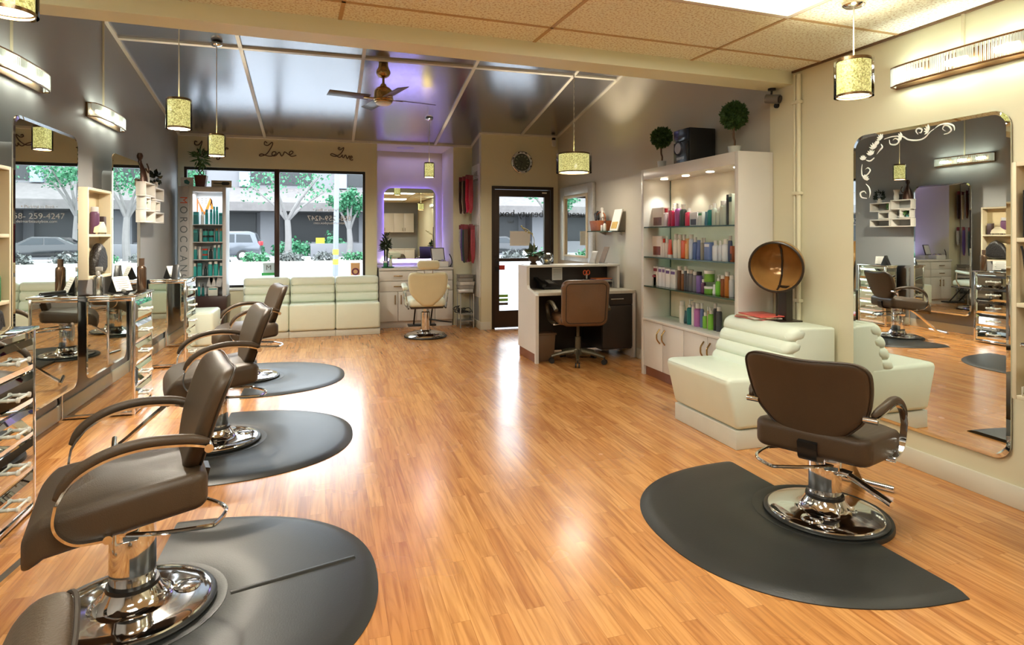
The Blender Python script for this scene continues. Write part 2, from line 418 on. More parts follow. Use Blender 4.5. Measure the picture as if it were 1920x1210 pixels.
# entry door
dr = thing('door_1', None, None); dr['kind'] = 'structure'
f = MB(); f.box(D0, D0+.045, 8.70, 8.84, 0, DZ); f.box(D1-.045, D1, 8.70, 8.84, 0, DZ); f.box(D0+.045, D1-.045, 8.70, 8.84, DZ-.045, DZ)
f.build('door_frame', DKBROWN, dr)
a0, a1 = D0+.05, D1-.05
f = MB(); f.box(a0, a0+.07, 8.72, 8.77, .02, 2.08); f.box(a1-.09, a1, 8.72, 8.77, .02, 2.08); f.box(a0+.07, a1-.09, 8.72, 8.77, 1.975, 2.08)
f.box(a0+.07, a1-.09, 8.72, 8.77, .02, .27); f.box(a0, a1, 8.71, 8.78, 1.005, 1.055)
f.build('door_leaf', mat('dark_brown_door', (58, 44, 34), .35, .2), dr)
MB().box(a0+.07, a1-.09, 8.742, 8.748, .27, 1.005).build('pane', GLASS, dr)
MB().box(a0+.07, a1-.09, 8.742, 8.748, 1.055, 1.975).build('pane', GLASS, dr)
f = MB(); f.cyl((a0+.035, 8.70, 1.0), (a0+.035, 8.72, 1.0), .022); f.box(a0+.01, a0+.06, 8.70, 8.715, .86, .93); f.build('lock', BLACK, dr)
f = MB(); f.box(a1-.13, a1-.06, 8.70, 8.72, 2.03, 2.05); f.build('door_sensor', PAPER, dr)
decal('beauty box', .155, (a0+a1)/2-.01, 1.72, BLACK, 'door_lettering', 8.738, dr)
decal('hair', .07, a0+.25, 1.60, BLACK, 'door_lettering', 8.738, dr)
f = MB(); f.box(a0+.24, a0+.56, 8.735, 8.739, 1.24, 1.46); f.build('notice', PAPER, dr)
OPENM = mat('red_sticker', (180, 50, 34), .5); GRNS = mat('green_sticker', (120, 170, 60), .5)
MB().box(a0+.07, a0+.16, 8.735, 8.739, .88, .95).build('sticker', OPENM, dr)
for q in range(3): MB().box(a0+.075, a0+.21, 8.735, 8.739, .35+.06*q, .39+.06*q).build('sticker', GRNS if q else INK, dr)
# window stickers
f = MB(); f.box(-.85, -.70, 9.352, 9.356, .86, 1.0); f.build('sticker', mat('pale_grey_sticker', (190, 205, 210), .5), win)
f = MB(); f.box(-.87, -.70, 9.351, 9.355, .82, .86); f.build('sticker', mat('green_band_sticker', (60, 160, 80), .5), win)
lettering('M', .1, INK, win, frame3((-.775, 9.350, .93), (-1, 0, 0), (0, 0, 1)), 'window_lettering', .001)
f = MB(); f.box(.36, .495, 9.351, 9.355, .80, .985); f.build('poster', mat('orange_poster', (222, 170, 120), .5), win)
f = MB(); f.lathe([(.032, 0), (.055, 0), (.055, .004), (.032, .004)], 24, (.43, 9.350, .855), Matrix.Rotation(PI/2, 4, 'X')); f.build('poster_print', mat('poster_wine', (110, 40, 60), .5), win)
# ================================================================ STYLING CHAIRS
def back_outline(top, bot, h, n=40):
    """tub-shaped back: wide rounded top corners, narrowing to a rounded bottom; v from 0 to h"""
    P = [(-bot*.45, 0), (bot*.45, 0), (top*.40, h*.08), (top*.66, h*.21), (top*.88, h*.39), (top*.97, h*.60), (top, h*.80), (top*.975, h*.92), (top*.84, h*.99), (top*.60, h*1.0), (0, h*.975)]
    left = [(-x, y) for x, y in P[2:-1]][::-1]
    pts = P[2:]+left                               # right side up over the top, down the left
    full = [P[0], P[1]]+pts
    out = []
    k = len(full)
    for i in range(k):
        p0, p1, p2, p3 = (V(full[(i+j) % k]) for j in (-1, 0, 1, 2))
        for s in range(3):
            t = s/3; out.append(tuple(.5*((2*p1)+(p2-p0)*t+(2*p0-5*p1+4*p2-p3)*t*t+(3*p1-p0-3*p2+p3)*t**3)))
    return out

def salon_chair(name, label, dz, group, lever_rot=0.):
    r = thing(name, label, 'chair', group=group)
    # base and hydraulic column
    MB().lathe([(0, .022), (.278, .022), (.281, .030), (.274, .036), (.26, .037), (0, .037)], 56).build('base_ring', RUBBER, r)
    MB().lathe([(.263, .036), (.26, .042), (.25, .046), (.20, .050), (.145, .054), (.128, .058), (.112, .068), (.098, .088), (.088, .11), (0, .11)], 56).build('base_plate', CHROME, r)
    b2 = MB().lathe([(.05, 0), (.046, .008), (.03, .012), (0, .013)], 24, (-.175, 0, .050)).build('base_knob', CHROME, r)
    ct = .425+dz
    MB().lathe([(.084, .105), (.089, .113), (.086, .124), (.074, .126)], 40).build('column_ring', BLACK, r)
    MB().lathe([(.07, .10), (.076, .12), (.076, .30), (.0745, .305), (.0745, ct-.05), (.07, ct-.045), (.07, ct), (0, ct)], 40).build('column', CHROME, r)
    f = MB(); f.box(-.11, .13, -.10, .10, ct-.012, ct+.02, .01); f.build('seat_plate', BLACK, r)
    # pump lever: bent wire loop round the back, and the foot pedal
    z = .335+dz*.6
    L = smooth_path([(.03, .085, z), (-.08, .14, z), (-.22, .145, z-.012), (-.265, .12, z-.018), (-.315, 0, z-.02), (-.265, -.12, z-.018), (-.22, -.145, z-.012), (-.08, -.14, z), (.03, -.085, z)], 5)
    lv = MB(); lv.tube(L, .0085, 8); o = lv.build('pump_lever', CHROME, r); o.rotation_euler.z = lever_rot
    f = MB(); f.box(-.02, .05, -.098, .098, z-.03, z+.03, .01); o = f.build('lever_bracket', CHROME, r); o.rotation_euler.z = lever_rot
    # seat: rounded slab whose front curls down
    def seat(u, v, w):
        d = 0
        if u > .10: q = (u-.10)/.20; d = -.105*q*q
        return V((u, v*(1-.05*max(0, -u/.26)), .497+dz+w+d+.01*math.cos(min(1, abs(v)/.28)*PI/2)*(-1 if w > 0 else 0)))
    MB().pillow(rrect(.53, .54, .06, 6, .035, 0), .135, .034, seat, 5, (.9, .8, .65, .5, .3, .12)).build('seat', LEATHER, r, sharp=1.2)
    # back: leans 13 degrees, wraps round the sitter
    zb, h = .485+dz, .435
    def back(u, v, w):
        lean = math.radians(13)
        wrap = .26*u*u
        x = -.175-v*math.sin(lean)+wrap+w*(1-.25*(abs(u)/.3)**2)-.035*(v/h)**3
        return V((x, u, zb+v*math.cos(lean)-w*math.sin(lean)*.3))
    bk = MB().pillow(back_outline(.278, .12, h), .075, .032, back, 5, (.9, .78, .6, .4, .2)).build('backrest', LEATHER, r, sharp=1.2)
    out = back_outline(.278, .12, h)
    MB().tube([back(u*.985, v*.985+.003, -.028) for u, v in out], .0035, 6, True).build('seam', mat('dark_piping', (48, 39, 30), .5), bk)
    f = MB(); f.strap(smooth_path([(.02, 0, .42+dz), (-.17, 0, .415+dz), (-.228, 0, .43+dz), (-.236, 0, .475+dz), (-.243, 0, .505+dz)]), .085, .022); f.build('back_bracket', BLACK, r)
    for s in (-1, 1):
        y = s*.290
        cur = smooth_path([(-.225, y*.93, .675+dz), (-.15, y, .70+dz), (-.03, y*1.02, .710+dz), (.08, y*1.02, .690+dz), (.165, y*1.02, .640+dz), (.205, y*1.02, .575+dz)], 5)
        pad = MB(); pad.tube(cur, .026, 12, rfun=lambda t:   .009+.0095*min(1, math.sin(PI*min(1, max(0, t*.96+.02)))*2.2), flat=1.0)
        a = pad.build('armrest', LEATHER, r, sharp=1.4)
        und = [p+V((0, 0, -.017)) for p in cur]
        lo = smooth_path([und[-1], (.212, y, .50+dz), (.195, y*.99, .455+dz), (.15, y*.96, .418+dz), (.07, y*.92, .408+dz)], 5)
        f = MB(); f.strap(und+lo[1:], .030, .008, (0, 1, 0))
        f.cyl((.07, y*.80, .412+dz), (.07, y*1.0, .412+dz), .014); f.cyl((-.225, y*.80, .655+dz), (-.225, y*1.0, .655+dz), .015)
        f.build('armrest_frame', CHROME, a)
    # footrest: chromed strap running forward and down to a cross bar
    f = MB(); f.strap(smooth_path([(.10, 0, .41+dz), (.22, 0, .36+dz), (.36, 0, .25+dz), (.50, 0, .13+dz), (.56, 0, .085+dz)], 5), .075, .012)
    f.build('footrest_arm', CHROME, r)
    f = MB(); f.cyl((.57, -.17, .09+dz), (.57, .17, .09+dz), .017); f.build('footrest_bar', CHROME, r)
    return r

GC = 'brown styling chairs along the mirrors'
ZM = .0
A12 = math.radians(195)
c1 = salon_chair('salon_chair', 'brown leather salon chair with chrome disc base, nearest whole chair of the left row', 0, GC)
c1.location = (-.68, 2.56, 0); c1.rotation_euler.z = A12
dup(c1, (-.70, 4.47, 0), math.radians(195), 'brown leather salon chair in the middle of the left row under the first hanging lamp', GC)
dup(c1, (-.71, 6.38, 0), math.radians(196), 'farthest brown leather salon chair of the left row, nearest the white sofa', GC)
dup(c1, (-.59, .695, 0), math.radians(193), 'brown salon chair cut by the bottom left corner with only its backrest showing', GC)
c2 = salon_chair('salon_chair', 'brown leather salon chair seen from behind on the right mat facing the big mirror', -.07, GC, math.radians(-62))
c2.location = (2.365, 2.425, 0); c2.rotation_euler.z = math.radians(28)
f = MB(); f.cyl((.02, -.10, .235), (-.12, -.32, .20), .016); f.cyl((.02, -.05, .24), (.02, -.12, .235), .02); f.build('foot_pedal', CHROME, c2)

# ---------------------------------------------------------------- anti-fatigue mats
def floor_mat_thing(label, loc, rotz):
    n = 2.3; P = []
    for k in range(49):
        a = PI*k/48; cx, sy = math.cos(a), math.sin(a)
        P.append((.885*abs(sy)**(2/n), .74*math.copysign(abs(cx)**(2/n), cx)))   # local +x is the curved side
    N = len(P); bm = bmesh.new()
    # outline with the notch for the chair base cut from the straight edge
    R = .296
    arc = [(R*math.cos(t), R*math.sin(t)) for t in (math.radians(-90+180*k/24) for k in range(25))]
    outer = P; inner = arc[::-1]                       # both run from +y to -y
    def ring(pts, z): return [bm.verts.new((x, y, z)) for x, y in pts]
    def shrink(pts, d): return [(x*(1-d/.86), y*(1-d/.74)) for x, y in pts]
    m1 = [(a[0]*.5+b[0]*.5, a[1]*.5+b[1]*.5) for a, b in zip([outer[int(i*(N-1)/24)] for i in range(25)], inner)]
    ob = [outer[int(i*(N-1)/24)] for i in range(25)] if False else outer
    # resample inner to the outer count
    inn = []
    for i in range(N):
        t = math.radians(90-180*i/(N-1)); inn.append((R*math.cos(t), R*math.sin(t)))
    rows = [ring(outer, 0), ring(outer, .004), ring(shrink(outer, .03), .015), ring(shrink(outer, .062), .02), ]
    sh = shrink(outer, .062)
    for k in (.33, .66):
        rows.append(ring([(a[0]*(1-k)+b[0]*k, a[1]*(1-k)+b[1]*k) for a, b in zip(sh, [(x*1.06, y*1.06) for x, y in inn])], .02))
    rows += [ring([(x*1.06, y*1.06) for x, y in inn], .02), ring(inn, .012), ring(inn, 0)]
    for a, b in zip(rows, rows[1:]):
        for i in range(N-1): bm.faces.new((a[i], a[i+1], b[i+1], b[i]))
    for e in (0, N-1): bm.faces.new([r_[e] for r_ in rows])
    bm.faces.new(rows[0]+rows[-1][::-1]) if False else None
    bmesh.ops.recalc_face_normals(bm, faces=bm.faces)
    me_b = MB(); me_b.bm.free(); me_b.bm = bm
    o = me_b.build('salon_mat', RUBBER, None, sharp=.9, loc=loc, rotz=rotz)
    # raised lip where the chair base sits
    lip = MB().lathe([(.255, .012), (.27, .020), (.318, .0215), (.322, .012), (.322, 0)], 56).build('base_rim', RUBBER, o)
    if 'creased' in label: MB().tube([(.33, .0, .0195), (.55, .06, .0205), (.80, .13, .0195)], .006, 6, flat=2.5).build('crease', RUBBER, o)
    return tag(o, label, 'floor mat', 'black half-round mats under the salon chairs')
floor_mat_thing('black half-round rubber mat under the nearest left salon chair, creased across', (-.68, 2.56, 0), 0)
floor_mat_thing('black half-round rubber mat under the middle left salon chair', (-.70, 4.47, 0), 0)
floor_mat_thing('black half-round rubber mat under the farthest left salon chair', (-.70, 6.38, 0), 0)
floor_mat_thing('black half-round rubber mat under the single salon chair on the right', (2.365, 2.455, 0), PI)
# ================================================================ LEFT WALL STATIONS
XM = -1.76
def wall_mirror(label, y0, y1, z0, z1, face, side, depth, group):
    """rounded mirror on a painted backing; side +1 faces +x"""
    r = thing('wall_mirror', label, 'mirror', (face-side*depth, (y0+y1)/2, z0), group=group)
    w, h = y1-y0, z1-z0
    sh = [(a, b+h/2) for a, b in rrect(w-.30, h-.30, .05, 6)]
    if depth > .05: MB().prism(sh, 0, side*(depth-.012), 'yz').build('backing_panel', GREY, r)
    fr = [(a, b+h/2) for a, b in rrect(w, h, .09, 8)]; fi = [(a, b+h/2) for a, b in rrect(w-.04, h-.04, .072, 8)]
    bm = bmesh.new(); x0, x1, x2 = side*(depth-.010), side*(depth-.003), side*depth
    A = [bm.verts.new((x0, a, b)) for a, b in fr]; B = [bm.verts.new((x1, a, b)) for a, b in fr]; D = [bm.verts.new((x2, a, b)) for a, b in fi]
    k = len(fr)
    for i in range(k):
        j = (i+1) % k
        bm.faces.new((A[i], A[j], B[j], B[i])); bm.faces.new((B[i], B[j], D[j], D[i]))
    bm.faces.new(D); bm.faces.new(A)
    bmesh.ops.recalc_face_normals(bm, faces=bm.faces)
    m = MB(); m.bm.free(); m.bm = bm
    g = m.build('mirror_panel', MIRROR, r, smooth=False)
    return r
GM = 'rounded wall mirrors'
wall_mirror('tall rounded mirror on the left wall reflecting the parked dark car', 4.30, 5.285, .275, 2.125, XM, 1, .169, GM)
wall_mirror('tall rounded mirror on the left wall reflecting a tree, farther of two', 6.18, 7.035, .265, 2.135, -1.80, 1, .129, GM)

def cubby(label, y0, y1, z0, zs, z1, x_back, x_front, side, group):
    """open wall box with shelves; side +1 opens to +x"""
    t = .022
    r = thing('cubby_shelf', label, 'shelf', (x_back, (y0+y1)/2, z0), group=group)
    w, h, d = (y1-y0)/2, z1-z0, (x_front-x_back)
    lo, hi = min(0, d), max(0, d)
    MB().box(lo, hi, -w, -w+t, 0, h, .003).build('side_panel', TRIMW, r); MB().box(lo, hi, w-t, w, 0, h, .003).build('side_panel', TRIMW, r)
    MB().box(lo, hi, -w+t, w-t, h-t, h, .003).build('top_panel', TRIMW, r)
    b0, b1 = (0, .08) if side > 0 else (-.008, 0)
    MB().box(b0 if side > 0 else b0+0, b1, -w+t, w-t, 0, h-t).build('back_panel', mat('cubby_back', (196, 180, 142), .5), r)
    for z in (0,)+tuple(q-z0 for q in zs): MB().box(lo+(.08 if side > 0 else 0), hi-(0 if side > 0 else .008), -w+t, w-t, z, z+t, .003).build('shelf_board', TRIMW, r)
    return r
cubby('open cream wall cubby at the left edge holding a white squeeze bottle and green bottle', 3.70, 4.27, .80, (1.0, 1.385), 1.80, XL+.002, XM, 1, 'wall cubbies beside the mirrors')
cubby('open cream wall cubby between the two left mirrors holding a purple bottle', 5.475, 6.02, 1.05, (1.385,), 1.775, XL+.002, XM, 1, 'wall cubbies beside the mirrors')

# ---------------------------------------------------------------- mirrored chests of drawers
KNOBM = mat('clear_acrylic', (232, 236, 230), .06, 0, var=.01, spec=.8)
def chest(name, label, n):
    W, D, H = .50, .50, .93                       # along y, along x, high; local origin at the back middle
    r = thing(name, label, 'chest of drawers', group='mirrored chests below the mirrors')
    MB().box(.006, D-.02, -W/2+.006, W/2-.006, .03, H-.02).build('carcass', MIRR2, r, smooth=False)
    f = MB()
    for y in (-W/2, W/2-.022):
        for x in (0, D-.022): f.box(x, x+.022, y, y+.022, 0, H-.012, .003)
        f.box(.021, D-.021, y+.001, y+.021, H-.04, H-.0125, .003); f.box(.021, D-.021, y+.001, y+.021, .012, .036, .003)
    f.box(D-.021, D-.001, -W/2+.021, W/2-.021, .012, .036, .003)
    f.build('frame', CHROME, r)
    t = MB(); t.box(-.0, D+.012, -W/2-.012, W/2+.012, H-.012, H+.006, .004); t.build('top', MIRR2, r)
    hh = (H-.085)/n
    for k in range(n):
        z0 = .04+k*hh
        d = MB()
        bm = bmesh.new(); y0, y1, za, zb = -W/2+.024, W/2-.024, z0+.006, z0+hh-.006; b = .03
        A = [bm.verts.new((D-.018, y, z)) for y, z in ((y0, za), (y1, za), (y1, zb), (y0, zb))]
        B = [bm.verts.new((D-.004, y, z)) for y, z in ((y0, za), (y1, za), (y1, zb), (y0, zb))]
        E = [bm.verts.new((D+.008, y, z)) for y, z in ((y0+b, za+b), (y1-b, za+b), (y1-b, zb-b), (y0+b, zb-b))]
        for i in range(4):
            j = (i+1) % 4; bm.faces.new((A[i], A[j], B[j], B[i])); bm.faces.new((B[i], B[j], E[j], E[i]))
        bm.faces.new(E); bmesh.ops.recalc_face_normals(bm, faces=bm.faces)
        d.bm.free(); d.bm = bm; dr_ = d.build('drawer', MIRR2, r, smooth=False)
        hd = MB(); zc_ = (za+zb)/2
        for y in (-.055, .055): hd.lathe([(0, 0), (.011, 0), (.008, .01), (.008, .03), (.014, .038), (.013, .046), (0, .05)], 12, (D+.006, y, zc_), Matrix.Rotation(PI/2, 4, 'Y'))
        hd.cyl((D+.04, -.06, zc_), (D+.04, .06, zc_), .007, n=10)
        hd.build('drawer_handle', KNOBM, dr_)
    return r
q = chest('mirrored_chest', 'mirrored chest of drawers at the left edge, nearest of three', 5); q.location = (XL+.018, 3.43, 0)
q2 = chest('mirrored_chest', 'mirrored chest of drawers between the two left mirrors holding a white card', 5); q2.location = (XL+.018, 5.615, 0)
q3 = dup(q2, (XL-.0+.018, 7.43, 0), 0, 'farthest mirrored chest of drawers, beside the white cube seat', None)
q3['group'] = 'mirrored chests below the mirrors'
ZCH = .936

# ---------------------------------------------------------------- bottles
BCACHE = {}
def bottle(name, label, loc, r, h, col, capcol, style='round', cat='bottle', group=None, rough=.35, base=None, band=None, rz=0., metal=0.):
    """body with a cap (and a label band); copies of one kind share their meshes"""
    key = (round(r, 3), round(h, 3), col, capcol, style, band, metal)
    if key not in BCACHE:
        bm_ = mat('pack_%d_%d_%d%s' % (*col, '_m' if metal else ''), col, rough, metal, var=.05); cm = mat('cap_%d_%d_%d' % capcol, capcol, .35, var=.04)
        hb = h*{'round': .80, 'pump': .70, 'spray': .72, 'tube': .84, 'tall': .86, 'jar': .70, 'square': .76}[style]
        b, c = MB(), MB()
        if style in ('round', 'pump', 'tall', 'spray'):
            b.lathe([(0, 0), (r*.94, 0), (r, r*.1), (r, hb*.84), (r*.93, hb*.91), (r*.55, hb*.975), (r*.42, hb), (0, hb)], 18)
            if style == 'tall': c.lathe([(r*.8, hb*.95), (r*.82, hb*.99), (r*.82, h*.99), (r*.7, h), (0, h)], 16)
            elif style == 'round': c.lathe([(r*.56, hb*.97), (r*.58, h), (r*.5, h), (0, h)], 16)
            elif style == 'pump':
                c.lathe([(r*.5, hb*.97), (r*.52, hb+.02), (r*.2, hb+.025), (r*.2, h*.95), (0, h*.95)], 14); c.box(-r*.28, r*1.0, -r*.25, r*.25, h*.94, h, .003)
            else:
                c.lathe([(r*.5, hb*.97), (r*.5, hb+.018), (r*.3, hb+.03), (0, hb+.03)], 14); c.box(-r*.5, r*.9, -r*.3, r*.3, hb+.025, h, .004)
        elif style == 'tube':
            # flat crimp on top, cap standing on the shelf
            t = bmesh.new(); rings = []
            for k, (s, z) in enumerate(((1, h-hb), (1.02, h-hb+.01), (1.05, h*.6), (1.1, h*.85), (1.15, h))):
                fl = max(.06, 1-(z-(h-hb))/hb)
                rings.append([t.verts.new((r*math.cos(2*PI*i/16)*fl, r*s*math.sin(2*PI*i/16), z)) for i in range(16)])
            for a, d in zip(rings, rings[1:]):
                for i in range(16): t.faces.new((a[i], a[(i+1) % 16], d[(i+1) % 16], d[i]))
            t.faces.new(rings[-1]); t.faces.new(rings[0][::-1]); bmesh.ops.recalc_face_normals(t, faces=t.faces); b._join(t)
            c.lathe([(0, 0), (r*.9, 0), (r*.92, h-hb), (0, h-hb)], 16)
        elif style == 'jar':
            b.lathe([(0, 0), (r*.95, 0), (r, r*.08), (r, hb), (0, hb)], 24); c.lathe([(r*1.03, hb), (r*1.04, h*.98), (r, h), (0, h)], 24)
        elif style == 'square':
            b.box(-r*.7, r*.7, -r, r, 0, hb, r*.25); c.lathe([(r*.42, hb-.002), (r*.42, h), (0, h)], 14)
        ro = b.build(name, bm_); co = c.build('cap', cm, ro)
        if band:
            l = MB(); rr = r*1.012
            l.lathe([(rr, hb*.30), (rr, hb*.68)], 18) if style != 'square' else l.box(-r*.72, r*.72, -r*1.02, r*1.02, hb*.25, hb*.62)
            l.build('label_band', mat('band_%d_%d_%d' % band, band, .5, var=.05), ro)
        BCACHE[key] = ro
    else:
        ro = copy_tree(BCACHE[key]); ro.name = name
    ro.location = loc; ro.rotation_euler.z = rz
    for k in ('group',):
        if k in ro: del ro[k]
    return tag(ro, label, cat, group)

def carton(name, label, loc, w, d, h, col, cat='box', group=None, panel=None, stripe=None, rz=0.):
    """cardboard pack standing with its printed face to -x"""
    m = MB().box(-d/2, d/2, -w/2, w/2, 0, h, .002).build(name, mat('carton_%d_%d_%d' % col, col, .5, var=.04), loc=loc, rotz=rz)
    if panel: MB().box(-d/2-.0015, -d/2, -w*.36, w*.36, h*.08, h*.5, 0).build('printed_panel', mat('print_%d_%d_%d' % panel, panel, .5, var=.5, vscale=22), m)
    if stripe: MB().box(-d/2-.0012, -d/2, -w*.42, w*.42, h*.74, h*.9, 0).build('printed_band', mat('print_%d_%d_%d' % stripe, stripe, .5), m)
    return tag(m, label, cat, group)

# cubby contents
xc = XM-.045
bottle('squeeze_bottle', 'white squeeze bottle with pointed nozzle in the cubby at the left edge', (xc, 4.13, 1.407), .036, .20, (224, 222, 212), (224, 222, 212), 'round', rough=.5)
bottle('spray_bottle', 'green bottle with white cap on the lower shelf of the left edge cubby', (xc, 4.15, 1.022), .042, .20, (40, 110, 50), (220, 224, 214), 'round')
bottle('dropper_bottle', 'small dark red bottle beside the white squeeze bottle at the left edge', (xc, 4.02, 1.407), .03, .13, (150, 30, 40), (30, 26, 26), 'round')
bottle('shampoo_bottle', 'tall purple bottle with silver cap in the cubby between the mirrors', (xc, 5.76, 1.407), .034, .225, (96, 62, 92), (196, 196, 200), 'tall')
f = MB(); f.prism([(-.10, .0), (.10, 0), (.085, .045), (.03, .09), (-.02, .085), (-.085, .04)], -.02, .02, 'yz', .006)
d = f.build('hair_diffuser', mat('ivory_plastic', (216, 206, 176), .4), loc=(xc, 5.80+.0, 1.420)); tag(d, 'ivory hairdryer diffuser with prongs lying in front of the purple bottle', 'hair tool')
f = MB()
for k in range(8): f.cyl((0, -.088+.025*k, -.013), (0, -.088+.025*k, .004), .006, n=8)
f.build('prong', mat('ivory_plastic', (216, 206, 176), .4), d)
d.location.x = xc+.028
carton('hair_colour_box', 'small dark box with red print beside the ivory diffuser', (xc, 5.925, 1.407), .06, .05, .15, (52, 34, 34), stripe=(170, 50, 60))
f = MB(); f.pillow([(a, b+.13) for a, b in ((-.12, -.12), (.10, -.12), (.15, -.08), (.15, .02), (.09, .10), (.02, .13), (-.06, .08), (-.12, -.02))], .075, .035, lambda u, v, w: V((w, u, v)), 4, (.8, .5))
tag(f.build('wig', mat('black_hair', (24, 19, 16), .45, bump=.6, bscale=60), loc=(xc-.002, 5.83, 1.073), sharp=1.3), 'black wig filling the bottom of the cubby between the mirrors', 'wig')
f = MB(); f.pillow([(a, b+.09) for a, b in ((-.12, -.09), (.10, -.09), (.13, -.04), (.10, .05), (.03, .09), (-.09, .04))], .07, .03, lambda u, v, w: V((w, u, v)), 4, (.8, .5))
tag(f.build('hair_piece', mat('black_hair', (24, 19, 16), .45, bump=.6, bscale=60), loc=(xc, 4.12, .8225), sharp=1.3), 'black hair piece at the bottom of the left edge cubby', 'wig')

# on the chests
def card_stand(label, loc, rz):
    r = thing('card_stand', label, 'card holder', loc, rz)
    f = MB(); f.prism([(-.05, 0), (.05, 0), (.05, .006), (.0, .12), (-.006, .12), (-.05, .006)], -.06, .06, 'xz'); f.build('easel', BLACK, r)
    f = MB(); f.strap([(.052, 0, .012), (.004, 0, .128)], .155, .004); f.build('card', PAPER, r)
    f = MB()
    for k in range(5): a = .2+k*.15; f.strap([(.055-.048*a-.0, -.0, .012+.116*a), (.055-.048*(a+.04), 0, .012+.116*(a+.04))], .11 if k % 2 else .09, .0042)
    f.build('card_print', mat('pale_grey_print', (176, 176, 174), .6), r)
    return r
card_stand('black stand with a white printed card on the middle mirrored chest', (-1.60, 5.66, ZCH), math.radians(-30))
card_stand('black stand with a white printed card on the farthest mirrored chest', (-1.60, 7.42, ZCH), math.radians(-30))
bottle('metal_spray_bottle', 'silver spray bottle standing beside the card on the middle mirrored chest', (-1.70, 5.50, ZCH), .034, .215, (190, 186, 176), (150, 148, 142), 'spray', metal=1., rough=.25)
bottle('metal_spray_bottle', 'dark brown metallic bottle at the front of the middle mirrored chest', (-1.47, 5.78, ZCH), .036, .27, (112, 92, 76), (80, 62, 48), 'round', metal=.8, rough=.25)
f = MB(); f.prism([(-.07, 0), (.07, 0), (.0, .15)], -.03, .03, 'yz', .004); tag(f.build('tent_card', BLACK, loc=(-1.53, 7.28, ZCH)), 'black folded tent card on the farthest mirrored chest', 'card holder')
f = MB(); f.cyl((0, -.12, .016), (0, .10, .016), .014); f.tube(smooth_path([(0, -.12, .016), (-.05, -.16, .012), (-.10, -.10, .012), (-.11, .05, .010)]), .005, 6); tag(f.build('flat_iron', BLACK, loc=(-1.52, 5.52, ZCH), rotz=.4), 'black styling iron lying on the middle mirrored chest', 'hair tool')

# ---------------------------------------------------------------- cube shelves and ornaments
cu = thing('cube_shelf', 'cluster of small white wall cubes past the second left mirror holding ornaments', 'shelf', (XL, 7.42, 1.53))
def cube(y0, y1, z0, z1):
    t = .016; f = MB(); d = .175; y0 -= 7.42; y1 -= 7.42; z0 -= 1.53; z1 -= 1.53
    f.box(.001, d, y0, y1, z0, z0+t, .002); f.box(.001, d, y0, y1, z1-t, z1, .002); f.box(.001, d, y0, y0+t, z0+t, z1-t, .002); f.box(.001, d, y1-t, y1, z0+t, z1-t, .002)
    f.build('cube', WHITE, cu)
for a in ((7.04, 7.40, 1.80, 1.95), (7.41, 7.78, 1.775, 1.92), (7.06, 7.24, 1.664, 1.796), (7.42, 7.62, 1.655, 1.77), (7.04, 7.40, 1.53, 1.66), (7.41, 7.78, 1.53, 1.65)): cube(*a)
f = MB(); f.lathe([(0, 0), (.075, 0), (.068, .05), (.05, .13), (.02, .20), (.016, .23), (.028, .25), (.03, .275), (.02, .30), (0, .305)], 20); f.tube(smooth_path([(.06, -.03, .14), (.075, .02, .10), (.065, .06, .15), (.05, .05, .20)]), .007, 6)
tag(f.build('figurine', mat('dark_bronze_figure', (66, 44, 34), .35, .4), loc=(XL+.09, 7.17, 1.951)), 'dark bronze lady figurine on top of the wall cubes', 'ornament')
f = MB(); f.lathe([(0, 0), (.04, 0), (.045, .05), (.035, .10), (.045, .15), (.05, .16), (.04, .155), (0, .02)], 20); tag(f.build('vase', WHITE, loc=(XL+.09, 7.36, 1.951)), 'small white vase beside the figurine on the wall cubes', 'vase')
f = MB(); f.box(-.03, .03, -.05, .05, 0, .09, .004); tag(f.build('display_box', BLACK, loc=(XL+.06, 7.29, 2.045-.094)), 'small black box behind the figurine on the wall cubes', 'box')

def leaf_mesh(mb, n, fn, size, seed=1, thin=.35):
    R = random.Random(seed); Q = []
    for _ in range(n):
        p, out = fn(R); s = size*R.uniform(.6, 1.3)
        d = (out+V((R.uniform(-1, 1), R.uniform(-1, 1), R.uniform(-.7, .9)))*.8).normalized()
        sd = d.cross(V((R.uniform(-1, 1), R.uniform(-1, 1), R.uniform(-1, 1)))).normalized()*s*thin
        tip = d*s; mid = tip*.5+d.cross(sd).normalized()*s*.08
        Q.append([p, p+mid+sd, p+tip, p+mid-sd])
    mb.quads(Q); return mb
GREEN = mat('leaf_green', (70, 104, 52), .55, var=.35, vscale=30)
DKGREEN = mat('box_leaf_green', (54, 84, 36), .55, var=.4, vscale=40)
def sphere_fn(r, sq=(1, 1, 1), inner=.75):
    def fn(R):
        d = V((R.gauss(0, 1), R.gauss(0, 1), R.gauss(0, 1))).normalized()
        return V((d.x*r*sq[0], d.y*r*sq[1], d.z*r*sq[2]))*R.uniform(inner, .92), d
    return fn
pl = thing('potted_plant', 'tiny dark plant in a pale pot on the lower top of the wall cubes', 'plant', (XL+.10, 7.66, 1.921))
MB().lathe([(0, 0), (.035, 0), (.045, .07), (.038, .07), (0, .06)], 18).build('pot', WHITE, pl)
f = MB(); leaf_mesh(f, 60, sphere_fn(.05), .06, 3); o = f.build('foliage', mat('dark_leaf', (34, 44, 34), .5), pl, smooth=False); o.location.z = .12
pl = thing('potted_plant', 'little green plant inside the lower left wall cube', 'plant', (XL+.10, 7.17, 1.681))
MB().lathe([(0, 0), (.02, 0), (.026, .03), (.02, .03), (0, .025)], 14).build('pot', mat('teal_pot', (60, 110, 110), .4), pl)
f = MB(); leaf_mesh(f, 60, sphere_fn(.03), .035, 5); o = f.build('foliage', GREEN, pl, smooth=False); o.location.z = .055
